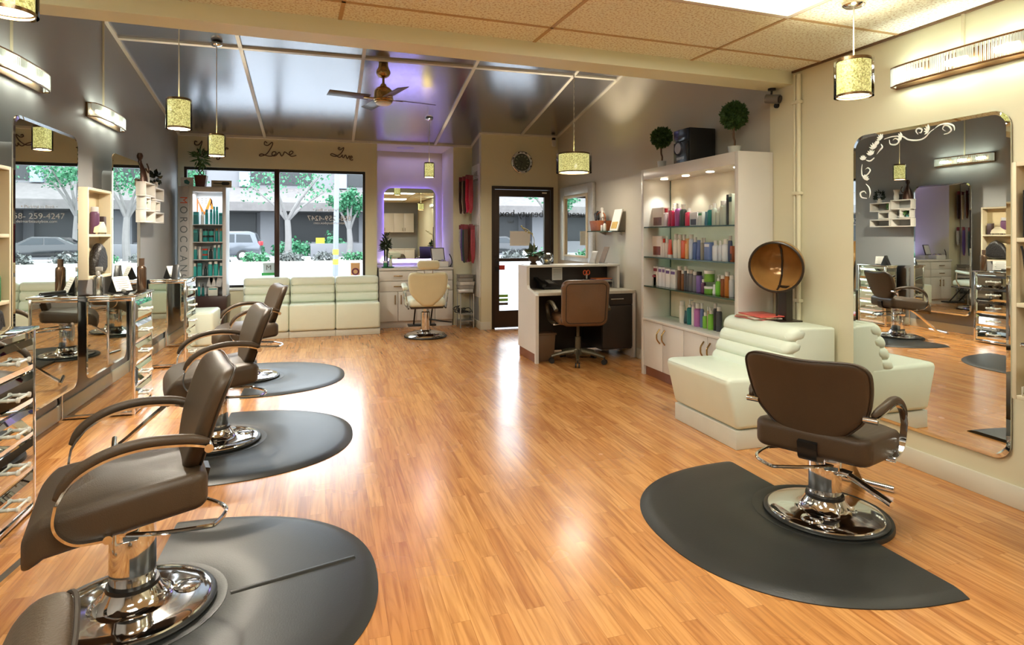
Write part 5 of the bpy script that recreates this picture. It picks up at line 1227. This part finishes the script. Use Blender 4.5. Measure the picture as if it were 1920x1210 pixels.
g = MB().box(-.22, -.001, -.30, .30, -.005, .004).build('shelf_glass', SHELFG, gs); MB().box(-.226, -.22, -.30, .30, -.006, .005).build('shelf_edge', GEDGE, g)
for y in (-.22, .22): f = MB(); f.prism([(-.001, -.006), (-.10, -.006), (-.001, -.05)], y-.012, y+.012, 'xz'); f.build('bracket', STEEL, gs)
bk_ = thing('wicker_basket', 'brown wicker basket of brushes on the small glass wall shelf', 'basket', (XW-.115, 6.95, 1.449))
WK = mat('wicker', (150, 84, 44), .6, var=.5, vscale=60, bump=.8, bscale=90)
f = MB(); f.prism([(-.075, 0), (.075, 0), (.095, .13), (-.095, .13)], -.13, .13, 'xz', .006); f.build('basket_body', WK, bk_)
f = MB(); f.tube(smooth_path([(0, -.13, .12), (0, -.12, .20), (0, 0, .24), (0, .12, .20), (0, .13, .12)]), .008, 6); f.build('basket_handle', WK, bk_)
for k, (x, y, t_, c_, L_) in enumerate(((0, -.08, .15, (220, 216, 206), .30), (.02, -.02, -.1, (214, 212, 206), .26), (-.03, .04, .25, (40, 34, 30), .24), (.03, .08, .3, (44, 40, 38), .27), (-.02, .10, .1, (210, 206, 196), .22))):
    f = MB(); f.cyl((0, 0, 0), (0, 0, L_*.6), .009); f.pillow(rrect(.05, L_*.45, .022, 4, 0, L_*.75), .025, .011, lambda u_, v_, w_: V((w_, u_, v_)), 3, (.6,))
    o = f.build('hair_brush', mat('brush_%d' % c_[0], c_, .4), loc=(XW-.115+x, 6.95+y, 1.455)); o.rotation_euler.x = -t_
    tag(o, ('white', 'cream', 'black', 'charcoal', 'ivory')[k]+' handled brush standing in the wicker basket', 'hair brush', 'brushes in the wicker basket')
sf = thing('photo_frame', 'white framed picture leaning on the small glass wall shelf', 'picture frame', (XW-.06, 6.60, 1.449))
f = MB(); f.strap([(-.05, 0, .004), (.02, 0, .26)], .20, .012); f.build('frame', PAPER, sf); f = MB(); f.strap([(-.052, 0, .03), (-.03, 0, .11)], .14, .006); f.build('picture', mat('amber_picture', (200, 168, 96), .5, var=.4, vscale=30), sf)
bottle('small_bottle', 'small white bottle with dark cap between basket and picture on the wall shelf', (XW-.16, 6.74, 1.449), .018, .12, (216, 212, 206), (70, 50, 46), 'round')
bottle('small_bottle', 'small red and white tube beside the basket on the wall shelf', (XW-.17, 6.80, 1.449), .016, .09, (206, 196, 190), (150, 60, 50), 'tall')

# ---------------------------------------------------------------- reception desk
DKX0, DKX1, DY0, DY1, DY2 = 2.184, 3.395, 6.235, 6.545, 6.86
dk = thing('reception_desk', 'white reception desk with dark inside and raised counter', 'desk', (2.79, 6.5, 0))
def kb(name, m, x0, x1, y0, y1, z0, z1, bev=.003, par=None): return MB().box(x0-2.79, x1-2.79, y0-6.5, y1-6.5, z0, z1, bev).build(name, m, par or dk)
f = MB(); f.prism([(DY0-6.5, 0), (DY0-6.5, .74), (DY1-.02-6.5, .80), (DY1-6.5, .83), (DY1-6.5, 1.05), (DY2-6.5, 1.05), (DY2-6.5, .10), (DY0+.04-6.5, .10), (DY0+.04-6.5, 0)], DKX0-2.79, DKX0+.035-2.79, 'yz'); f.build('end_panel', WHITE, dk, smooth=False)
kb('toe_kick', mat('red_brown_kick', (122, 72, 46), .4), DKX0+.005, DKX0+.02, DY0+.04, DY2-.03, 0, .10)
kb('end_panel', WHITE, DKX1-.03, DKX1, DY0, DY1, 0, .74); kb('end_panel', WHITE, DKX1-.075, DKX1-.045, DY1, DY2, .77, 1.05)
kb('worktop', mat('pale_stone_worktop', (196, 190, 174), .3, var=.12, vscale=40), DKX0+.035, DKX1, DY0, DY2-.02, .735, .77)
kb('counter', WHITE, DKX0+.035, DKX1-.045, DY1, DY2, 1.03, 1.055)
kb('front_panel', DKWOOD, DKX0+.035, DKX1-.04, DY2-.04, DY2, .02, 1.03, 0)
d = kb('cabinet_door', DKWOOD, 2.99, DKX1-.032, DY0+.02, DY0+.04, .12, .60)
f = MB(); f.tube(smooth_path([(3.02-2.79, DY0+.02-6.5, .56), (3.02-2.79, DY0-.01-6.5, .53), (3.02-2.79, DY0-.012-6.5, .48), (3.02-2.79, DY0+.02-6.5, .45)]), .007, 8); f.build('handle', STEEL, d)
d = kb('drawer', DKWOOD, 2.99, DKX1-.032, DY0+.02, DY0+.04, .61, .73)
f = MB(); f.cyl((3.08-2.79, DY0-6.5, .675), (3.24-2.79, DY0-6.5, .675), .007); f.cyl((3.09-2.79, DY0+.02-6.5, .675), (3.09-2.79, DY0-6.5, .675), .006); f.cyl((3.23-2.79, DY0+.02-6.5, .675), (3.23-2.79, DY0-6.5, .675), .006); f.build('handle', STEEL, d)
kb('carcass', DKWOOD, 2.985, DKX1-.03, DY0+.04, DY2-.05, .10, .73, 0)
# on and in the desk
ph = thing('desk_phone', 'black desk telephone with a tilted handset on the reception desk', 'telephone', (2.50, 6.68, .772), .2)
f = MB(); f.prism([(-.09, 0), (.09, 0), (.09, .09), (-.09, .03)], -.11, .11, 'yz', .006); f.build('phone_body', BLACK, ph); f = MB(); f.strap([(-.12, -.10, .045), (-.12, .10, .12)], .05, .03, (1, 0, 0)); f.build('handset', BLACK, ph)
f = MB(); f.strap([(.02, -.03, .066), (.02, .07, .098)], .07, .004, (1, 0, 0)); f.build('keypad', mat('grey_keys', (150, 150, 146), .4), ph)
nt_ = MB().box(-.065, .065, -.003, 0, 0, .15).build('note_sheet', PAPER, loc=(2.66, DY2-.041, .86)); tag(nt_, 'white printed sheet pinned inside the reception desk', 'paper')
f = MB()
for k in range(7): f.box(-.05, .05, -.0045, -.003, .02+.017*k, .026+.017*k)
f.build('print', mat('pale_grey_print', (176, 176, 174), .6), nt_)
pc = thing('pen_cup', 'dark pen cup holding orange handled scissors on the reception desk', 'pen holder', (3.0, 6.72, .772))
MB().lathe([(0, 0), (.04, 0), (.042, .10), (.038, .10), (.036, .01), (0, .01)], 20).build('cup', BLACK, pc)
sci = thing('scissors', 'orange handled scissors standing in the pen cup', 'scissors', (3.0, 6.72, .785))
for s in (-1, 1):
    f = MB(); f.tube([(s*.022+.019*math.cos(t), 0, .165+.027*math.sin(t)) for t in (2*PI*k/14 for k in range(14))], .006, 6, True); f.build('handle', mat('orange_plastic', (226, 92, 44), .35), sci)
f = MB(); f.prism([(-.012, .14), (.012, .14), (.004, 0), (-.004, 0)], -.002, .002, 'xz'); f.build('blade', STEEL, sci)
f = MB(); f.box(-.13, .13, -.09, .09, 0, .012, .003); f.box(-.13, .13, -.09, .09, .07, .082, .003)
for x in (-.12, .12):
    for y in (-.08, .08): f.cyl((x, y, 0), (x, y, .08), .005)
dt = f.build('letter_tray', STEEL, loc=(3.175, 6.70, .772)); tag(dt, 'two tier letter tray at the right end of the reception desk', 'tray')
for k, (c_, n_) in enumerate((((210, 206, 196), 'white'), ((120, 90, 140), 'purple'), ((226, 130, 70), 'orange'))):
    o = MB().box(-.11, .11, -.075, .075, 0, .009, .001).build('folder', mat('folder_%d' % k, c_, .5), loc=(3.165+.008*k, 6.70, .8545+.0095*k), rotz=.1*k-.08); tag(o, n_+' folder on the letter tray of the reception desk', 'folder', 'folders on the letter tray')
op = thing('orchid_plant', 'plant with one thin flower stem in a brown footed bowl on the counter', 'plant', (2.325, 6.72, 1.055))
MB().lathe([(0, 0), (.045, 0), (.04, .015), (.028, .03), (.05, .05), (.066, .085), (.06, .10), (.052, .09), (0, .085)], 24).build('pot', mat('bronze_bowl', (74, 56, 40), .3, .4), op)
f = MB(); leaf_mesh(f, 26, sphere_fn(.03, (1, 1, 1), .2), .11, 41, .25); o = f.build('foliage', mat('dark_leaf_green', (40, 58, 30), .5), op, smooth=False); o.location.z = .13
f = MB(); f.tube(smooth_path([(0, 0, .08), (.01, 0, .22), (.0, 0, .32), (-.06, 0, .40), (-.15, 0, .44)]), .0035, 6)
R = random.Random(8)
for k in range(7): t = k/6; f.ball((-.02-.13*t, R.uniform(-.02, .02), .35+.09*t+R.uniform(-.01, .01)), .012, 1)
f.build('flower_stem', mat('olive_stem', (150, 140, 76), .5), op)
cb_ = MB().lathe([(0, 0), (.04, 0), (.075, .03), (.088, .075), (.075, .12), (.06, .135), (.055, .13), (.068, .075), (.04, .012), (0, .01)], 10).build('crystal_bowl', glass_mat('cut_crystal', (.88, .9, .9), .45), loc=(2.49, 6.73, 1.055), smooth=False); tag(cb_, 'cut crystal bowl on the reception counter beside the plant', 'bowl')
f = MB(); f.ball((0, 0, 0), .022, 2); tag(f.build('candy', mat('yellow_candy', (230, 190, 60), .3), loc=(2.49, 6.73, 1.09)), 'yellow candy inside the crystal bowl', 'candy')
for k, x in enumerate((3.10, 3.23)):
    b_ = thing('brochure_holder', ('clear holder of white brochures on the counter, nearer the crystal bowl', 'clear holder of brown brochures on the counter, nearer the wall end')[k], 'brochure holder', (x, 6.74, 1.055), .25, 'brochure holders on the counter')
    f = MB(); f.strap([(-.03, 0, .003), (.03, 0, .003)], .10, .005); f.strap([(-.025, 0, .0), (.03+.03*k, 0, .15+.05*k)], .10, .003); f.build('holder', mat('grey_acrylic', (170, 170, 166), .15), b_)
    f = MB(); f.strap([(-.030, 0, .01), (.026+.03*k, 0, .14+.06*k)], .09, .006); f.build('brochure', mat('brochure_%d' % k, ((150, 146, 140), (120, 104, 92))[k], .5, var=.4, vscale=25), b_)
bn = MB(); bn.prism([(-.085, 0), (.085, 0), (.105, .30), (-.105, .30)], -.075, .075, 'xz', .006); bn.box(-.115, .115, -.085, .085, .29, .312, .003)
tag(bn.build('waste_bin', mat('brown_bin', (104, 78, 54), .4), loc=(2.345, 6.40, 0)), 'brown waste bin under the left end of the reception desk', 'bin')

# ---------------------------------------------------------------- office chair
oc = thing('office_chair', 'brown leather office chair on five casters at the reception desk', 'chair', (2.66, 6.19, 0), math.radians(82))
CHB = mat('olive_brown_metal', (92, 84, 66), .35, .4)
MB().lathe([(0, .09), (.055, .09), (.06, .12), (.045, .15), (0, .15)], 24).build('hub', CHB, oc)
for k in range(5):
    a = math.radians(20+72*k); c_, s_ = math.cos(a), math.sin(a)
    f = MB(); f.tube([(.03*c_, .03*s_, .125), (.16*c_, .16*s_, .11), (.30*c_, .30*s_, .078)], .022, 8, rfun=lambda t: .028-.012*t); lg = f.build('leg', CHB, oc)
    f = MB(); px_, py_ = .30*c_, .30*s_
    f.cyl((px_, py_, .045), (px_, py_, .078), .008)
    for o_ in (-.018, .018): f.cyl((px_-s_*(o_-.008), py_+c_*(o_-.008), .028), (px_-s_*(o_+.008), py_+c_*(o_+.008), .028), .028, n=16)
    f.build('caster', BLACK, lg)
MB().lathe([(.032, .14), (.032, .28), (.018, .285), (.018, .43), (0, .43)], 20).build('gas_lift', CHB, oc)
MB().box(-.10, .10, -.12, .12, .415, .435, .006).build('seat_plate', BLACK, oc)
MB().pillow(rrect(.50, .52, .09, 6, .02, 0), .10, .045, lambda u_, v_, w_: V((u_, v_, .485+w_)), 4, (.85, .6, .3)).build('seat', OLEATH, oc, sharp=1.3)
def ob_(u_, v_, w_): return V((-.24-v_*.20+.10*u_*u_+w_-.02*math.sin(v_*9), u_*(1+.10*v_), .44+v_))
bk2 = MB().pillow(rrect(.50, .50, .08, 6, 0, .24), .085, .036, ob_, 4, (.9, .72, .5, .25)).build('backrest', OLEATH, oc, sharp=1.3)
f = MB(); f.tube([ob_(a, b, -.044) for a, b in rrect(.42, .42, .05, 6, 0, .24)], .004, 6, True); f.build('piping', mat('dark_piping', (48, 39, 30), .5), bk2)
for s in (-1, 1):
    f = MB(); f.tube(smooth_path([(-.20, s*.29, .60), (-.05, s*.30, .66), (.10, s*.30, .66), (.19, s*.30, .62), (.20, s*.295, .54), (.14, s*.29, .46), (.0, s*.27, .435)]), .018, 8, flat=1.3); f.build('armrest', CHB, oc)
f = MB(); f.cyl((.0, .12, .43), (.0, .26, .42), .008); f.box(-.01, .01, .24, .28, .412, .428, .003); f.build('height_lever', STEEL, oc)
# ================================================================ BACK ROOM END (seen only in the mirrors)
ov = thing('wall_cabinet', 'white overhead cabinets seen reflected in the niche mirror', 'cabinet', (2.45, -3.0, 1.5))
MB().box(-.75, .75, .005, .33, 0, .72, .003).build('carcass', WHITE, ov)
for k in range(4):
    d = MB().box(-.745+.375*k, -.378+.375*k, .332, .35, .004, .716, .003).build('door', WHITE, ov)
    f = MB(); x = -.42+.375*k if k % 2 == 0 else -.705+.375*k; f.cyl((x, .365, .05), (x, .365, .17), .006); f.cyl((x, .35, .07), (x, .365, .07), .005); f.cyl((x, .35, .15), (x, .365, .15), .005); f.build('handle', BRASS, d)
lc = thing('base_cabinet', 'white counter unit under the overhead cabinets seen in the niche mirror', 'cabinet', (2.45, -3.0, 0))
MB().box(-.75, .75, .005, .55, 0, .86).build('carcass', WHITE, lc); MB().box(-.77, .77, .005, .58, .86, .90, .003).build('counter', WHITE, lc)
for k in range(4): MB().box(-.745+.375*k, -.378+.375*k, .552, .57, .09, .85, .003).build('door', WHITE, lc)
# ================================================================ STREET
ZG = -.15
CONC = mat('pale_concrete', (136, 139, 142), .8, var=.06, vscale=2); ASPH = mat('light_asphalt', (136, 140, 146), .85, var=.06, vscale=1.5)
GRAV = mat('gravel_bed', (150, 146, 138), .9, var=.35, vscale=5, bump=.5, bscale=8)
struct('sidewalk', MB().box(-30, 40, 9.42, 14, ZG-.1, ZG+.13), CONC)
struct('sidewalk_entry', MB().box(2.32, 3.5, 8.85, 9.42, ZG-.1, -.005), CONC)
struct('road', MB().box(-40, 50, 14, 34, ZG-.2, ZG), ASPH)
struct('median', MB().box(-40, 50, 34, 37.5, ZG-.1, ZG+.12), GRAV)
struct('parking_lot', MB().box(-40, 50, 37.5, 60, ZG-.2, ZG+.02), CONC)
BW = mat('grey_render', (112, 112, 116), .8, var=.08, vscale=.5); BF = mat('grey_shingle', (104, 100, 100), .85, var=.25, vscale=3, bump=.6, bscale=6)
BD = mat('dark_recess', (34, 36, 40), .4, var=.2, vscale=1); BL = mat('pale_panel', (124, 132, 150), .6, var=.05)
bd = thing('building', 'long grey two storey building across the street with a shingled canopy', 'building', (3, 50, ZG))
MB().box(-40, 40, 2.5, 12, 0, 9.5).build('wall', BW, bd)
MB().prism([(-1.5, 3.35), (-1.5, 4.0), (2.6, 5.4), (2.6, 3.35)], -40, 40, 'yz').build('canopy', BF, bd)
for k, x in enumerate((-30, -21, -13.5, -6.2, 1.2, 8.5, 16, 24)):
    MB().box(x, x+5.2, 2.42, 2.5, .3, 3.3).build('shop_front', BD, bd); MB().box(x-1.6, x-.3, .6, 2.5, 0, 3.4).build('pillar', BW, bd)
for k, x in enumerate((-34, -25, -16.5, -8.6, -1.2, 6.4, 14, 23)):
    w_ = MB().box(x, x+4.6, 2.4, 2.5, 5.6, 8.3).build('window', BD, bd); MB().box(x-.9, x-.1, 2.2, 2.5, 5.4, 8.6).build('panel', BL, bd)
MB().box(-40, 40, .9, 1.4, 0, 1.0).build('planter_wall', BW, bd)

LEAF = mat('street_leaf_green', (52, 112, 78), .6, var=.4, vscale=3); BARK = mat('pale_bark', (112, 109, 108), .8, var=.15, vscale=4)
def leafy(n, blobs, size, sd, thin=.45):
    f = MB(); R = random.Random(sd); Q = []
    for _ in range(n):
        c, r_ = R.choice(blobs); d = V((R.gauss(0, 1), R.gauss(0, 1), R.gauss(0, .8))).normalized()
        p = V(c)+d*r_*R.uniform(.3, 1); s = size*R.uniform(.6, 1.4)
        a = V((R.uniform(-1, 1), R.uniform(-1, 1), R.uniform(-1, 1))).normalized(); b = a.cross(d).normalized()*s*thin
        Q.append([p, p+a*s*.5+b, p+a*s, p+a*s*.5-b])
    return f.quads(Q)
def street_tree(label, x, y, h, sd, dense=1400, spread=2.2):
    t = thing('street_tree', label, 'tree', (x, y, ZG), group='street trees'); R = random.Random(sd); f = MB(); blobs = []
    fork = h*.42
    f.tube(smooth_path([(0, 0, 0), (.06, 0, fork*.5), (0, 0, fork)]), .2, 8, rfun=lambda q: .24-.07*q)
    for k in range(6):
        a = 2*PI*k/6+R.uniform(-.4, .4); L_ = spread*R.uniform(.7, 1.1); top = h*R.uniform(.72, .98)
        f.tube(smooth_path([(0, 0, fork*.96), (L_*.3*math.cos(a), L_*.3*math.sin(a), fork+(top-fork)*.45), (L_*.75*math.cos(a), L_*.75*math.sin(a), top)]), .1, 7, rfun=lambda q: .12*(1-q)+.02)
        blobs += [((L_*.75*math.cos(a), L_*.75*math.sin(a), top), spread*.36), ((L_*.45*math.cos(a), L_*.45*math.sin(a), top*.9), spread*.34)]
    f.build('trunk', BARK, t)
    leafy(int(dense*2.4), blobs, .17, sd+1).build('foliage', LEAF, t, smooth=False)
street_tree('pale trunked street tree standing just right of the window mullion', -2.35, 42, 6.2, 2, 230, 3.2)
street_tree('dense green street tree behind the pole at the right of the window', 1.6, 44, 4.7, 3, 1100, 1.3)
street_tree('green street tree at the right window edge', 3.4, 44, 4.9, 9, 1100, 1.3)
street_tree('pale trunked street tree seen in the farther left mirror', 7.6, 41, 6.3, 4, 420, 2.6)
street_tree('street tree with a leaning pale trunk seen through the entry door', 14.6, 38.6, 6.4, 5, 420, 2.4)
street_tree('green street tree seen at the top of the nearest left mirror', 11.2, 44, 6.6, 6, 600, 2.8)
street_tree('street tree far left behind the display tower', -9.5, 43, 6.0, 7, 1200, 2.4)
SHR = mat('shrub_green', (46, 100, 66), .6, var=.5, vscale=4); SHG = mat('grey_shrub', (80, 84, 82), .7, var=.4, vscale=4)
R = random.Random(77)
for k in range(16):
    x = -9+1.8*k+R.uniform(-.12, .12); g_ = k % 3 == 0
    o = leafy(260, [((0, 0, .22), .45), ((.4, 0, .18), .35), ((-.4, .1, .18), .35)], .16, 100+k).build('shrub', SHR if g_ else SHG, None, smooth=False, loc=(x, 35.3+R.uniform(-.6, .8), ZG+.10)); tag(o, '%s shrub in the gravel median, %s from the left' % ('green' if g_ else 'grey green', ORD[k]), 'shrub', 'shrubs in the gravel median')
for k, (x, lb) in enumerate(((-5.6, 'green hedge bush before the building, left of the mullion'), (-2.3, 'green hedge bush before the building, right of the pale tree'), (.5, 'bright green bush before the building beside the yellow sign'), (12.5, 'green hedge bush before the building behind the dark car'))):
    o = leafy(700, [((0, 0, .5), .8), ((.8, 0, .45), .7), ((-.8, 0, .4), .7), ((0, 0, 1.1 if k == 2 else .7), .7)], .24, 200+k).build('hedge_bush', LEAF, None, smooth=False, loc=(x, 47.2, ZG+.02)); tag(o, lb, 'shrub', 'hedge bushes before the building')
pole = thing('street_pole', 'white metal street pole with two yellow bands outside the window', 'pole', (.30, 20, ZG))
f = MB(); f.cyl((0, 0, 0), (.10, 0, 7), .085, .07); f.build('shaft', mat('galvanised', (112, 116, 120), .4, .3), pole)
for z in (.62, .93): MB().cyl((z*.0143, 0, z), ((z+.17)*.0143, 0, z+.17), .09).build('band', mat('yellow_band', (216, 196, 40), .5), pole)
ysg = thing('yellow_sign', 'small yellow sign on a short post before the building', 'sign', (-.35, 46, ZG)); MB().cyl((0, 0, 0), (0, 0, 1.1), .03).build('post', STEEL, ysg); MB().box(-.3, .3, -.03, -.01, .95, 1.35).build('panel', mat('yellow_band', (216, 196, 40), .5), ysg)
lw = MB().box(-5, 10, -.2, .2, 0, .95, .02).build('low_wall', BW, loc=(4.0, 45.2, ZG)); tag(lw, 'low grey wall in front of the building at the right of the window', 'wall')

def car(name, label, loc, rz, L_, H_, prof, glassq, col, wheels):
    c = thing(name, label, 'car', loc, rz)
    paint = mat('car_paint_%d' % col[0], col, .2, .4, coat=.6, var=.02); CG = mat('car_glass', (40, 46, 52), .08, .2)
    f = MB(); f.prism(prof, -.86, .86, 'xz'); bmesh.ops.bevel(f.bm, geom=list(f.bm.edges), offset=.06, segments=2, profile=.5, affect='EDGES'); f.build('body', paint, c, sharp=.9)
    for qd in glassq:
        for s in (-1, 1): f = MB(); f.prism(qd, s*.862, s*.872, 'xz'); f.build('window', CG, c)
    for wx in wheels:
        for s in (-1, 1):
            f = MB(); f.cyl((wx, s*.70, .33), (wx, s*.89, .33), .33, n=28); w_ = f.build('wheel', BLACK, c); f = MB(); f.cyl((wx, s*.885, .33), (wx, s*.90, .33), .2, n=20); f.build('hubcap', STEEL, w_)
    for s in (-1, 1):
        MB().box(-L_/2-.01, -L_/2+.12, s*.62-.16, s*.62+.16, H_*.52, H_*.66, .02).build('tail_light', mat('red_tail_light', (200, 40, 50), .3), c)
        MB().box(L_/2-.14, L_/2+.01, s*.60-.18, s*.60+.18, H_*.42, H_*.54, .02).build('headlight', mat('clear_headlight', (216, 220, 224), .1), c)
    return c
van = [(-2.45, .35), (-2.5, .9), (-2.38, 1.05), (-2.2, 1.62), (-1.9, 1.75), (.35, 1.74), (.8, 1.62), (1.55, 1.08), (2.35, .9), (2.5, .6), (2.45, .33)]
car('minivan', 'silver grey minivan parked across the street, seen left of the mullion', (-6.15, 39.3, ZG+.02), PI, 5.0, 1.75, van, [[(-2.1, 1.1), (-1.95, 1.55), (-1.2, 1.58), (-1.2, 1.1)], [(-1.12, 1.1), (-1.12, 1.58), (-.1, 1.58), (-.1, 1.1)], [(-.02, 1.1), (-.02, 1.58), (.45, 1.56), (1.15, 1.1)]], (82, 86, 94), (-1.55, 1.6))
sed = [(-2.3, .35), (-2.38, .75), (-2.25, .98), (-1.65, 1.04), (-.95, 1.42), (.25, 1.43), (1.05, 1.0), (2.1, .86), (2.35, .6), (2.3, .33)]
SQ = [[(-1.35, 1.04), (-.9, 1.34), (-.4, 1.36), (-.4, 1.02)], [(-.32, 1.02), (-.32, 1.36), (.2, 1.35), (.8, 1.0)]]
car('sedan', 'black sedan parked across the street, seen in the nearest left mirror and the door', (11.2, 39.2, ZG+.02), 0, 4.7, 1.43, sed, SQ, (38, 39, 43), (-1.45, 1.45))
# ================================================================ LIGHT
w = bpy.data.worlds.new('world'); SC.world = w; w.use_nodes = True
nt = w.node_tree; bg = nt.nodes['Background']
sky = nt.nodes.new('ShaderNodeTexSky'); sky.sky_type = 'HOSEK_WILKIE'; sky.turbidity = 6; sky.ground_albedo = .4; sky.sun_direction = V((-.3, -.55, .78)).normalized()
mxn = nt.nodes.new('ShaderNodeMix'); mxn.data_type = 'RGBA'; mxn.inputs['Factor'].default_value = .25
mxn.inputs['A'].default_value = (.86, .93, 1.0, 1); nt.links.new(sky.outputs[0], mxn.inputs['B'])
nt.links.new(mxn.outputs['Result'], bg.inputs['Color']); bg.inputs['Strength'].default_value = 5.6
sl = bpy.data.lights.new('sun', 'SUN'); sl.energy = 1.0; sl.angle = math.radians(12); sl.color = (1, .97, .92)
so = bpy.data.objects.new('sun', sl); C.objects.link(so); so.rotation_euler = (math.radians(38), math.radians(-14), 0)

def area(name, loc, rot, sx, sy, e, col):
    l = bpy.data.lights.new(name, 'AREA'); l.shape = 'RECTANGLE'; l.size = sx; l.size_y = sy; l.energy = e; l.color = col
    o = bpy.data.objects.new(name, l); C.objects.link(o); o.location = loc; o.rotation_euler = rot; return o
def point(name, loc, r, e, col):
    l = bpy.data.lights.new(name, 'POINT'); l.shadow_soft_size = r; l.energy = e; l.color = col
    o = bpy.data.objects.new(name, l); C.objects.link(o); o.location = loc; return o
WARM = (1, .90, .74); NEUT = (.97, 1, .91)
# the visible ceiling panel first, then the unseen panels added as fill
for x, y in ((1.92, 2.545), (1.92, -.505), (-.48, -.505), (-.48, 1.325)): area('panel_light', RC @ V((x, y, ZN-.03)), (0, 0, 0), 1.1, .55, 15, NEUT)
# the hanging lamps' bulbs shine down and up
for x, y, zb, zi, r_, e, eb in ((-1.02, 4.95, 2.175, 2.28, .07, 32, 20), (-1.03, 6.62, 2.185, 2.29, .066, 38, 22), (1.357, 8.27, 2.19, 2.27, .058, 5, 10), (2.684, 2.555, 2.135, 2.23, .078, 3, 7), (-1.04, 2.5, 2.16, 2.26, .07, 4, 9), (2.75, 6.515, 2.12, 2.17, .165, 6, 34)):
    point('lamp_bulb', (x, y, zi), .04, eb, WARM)
    o = area('lamp_glow', (x, y, zb+.0105), (0, 0, 0), 2*r_, 2*r_, e, WARM); o.data.shape = 'DISK'
# cabinet spots
for k in range(4): 
    l = bpy.data.lights.new('spot', 'SPOT'); l.energy = 5; l.spot_size = math.radians(95); l.spot_blend = .6; l.color = NEUT; l.shadow_soft_size = .02
    o = bpy.data.objects.new('cabinet_spot', l); C.objects.link(o); o.location = (UX0+.15, UY0+.20+k*.375, 1.94)
# tower light
area('tower_light', ((TX0+TX1)/2+.06, TY0+.12, 1.95), (0, 0, 0), .3, .12, 1.2, (.92, .97, 1))
# niche purple strip and glow
area('niche_led', (1.33, 10.0, 2.72), (0, 0, 0), .9, .3, 1.2, (.42, .36, 1))
area('niche_led', (1.33, 10.20, .93), (math.radians(180), 0, 0), .9, .04, 4, (.42, .36, 1))

vs = SC.view_settings
SC.display_settings.display_device = 'sRGB'; vs.view_transform = 'Standard'; vs.look = 'None'; vs.gamma = 1; vs.use_curve_mapping = False; vs.exposure = .88
cy = SC.cycles
cy.max_bounces = 9; cy.diffuse_bounces = 4; cy.glossy_bounces = 6; cy.transmission_bounces = 6; cy.transparent_max_bounces = 14
cy.sample_clamp_indirect = 6; cy.caustics_reflective = False; cy.caustics_refractive = False
cy.use_denoising = True
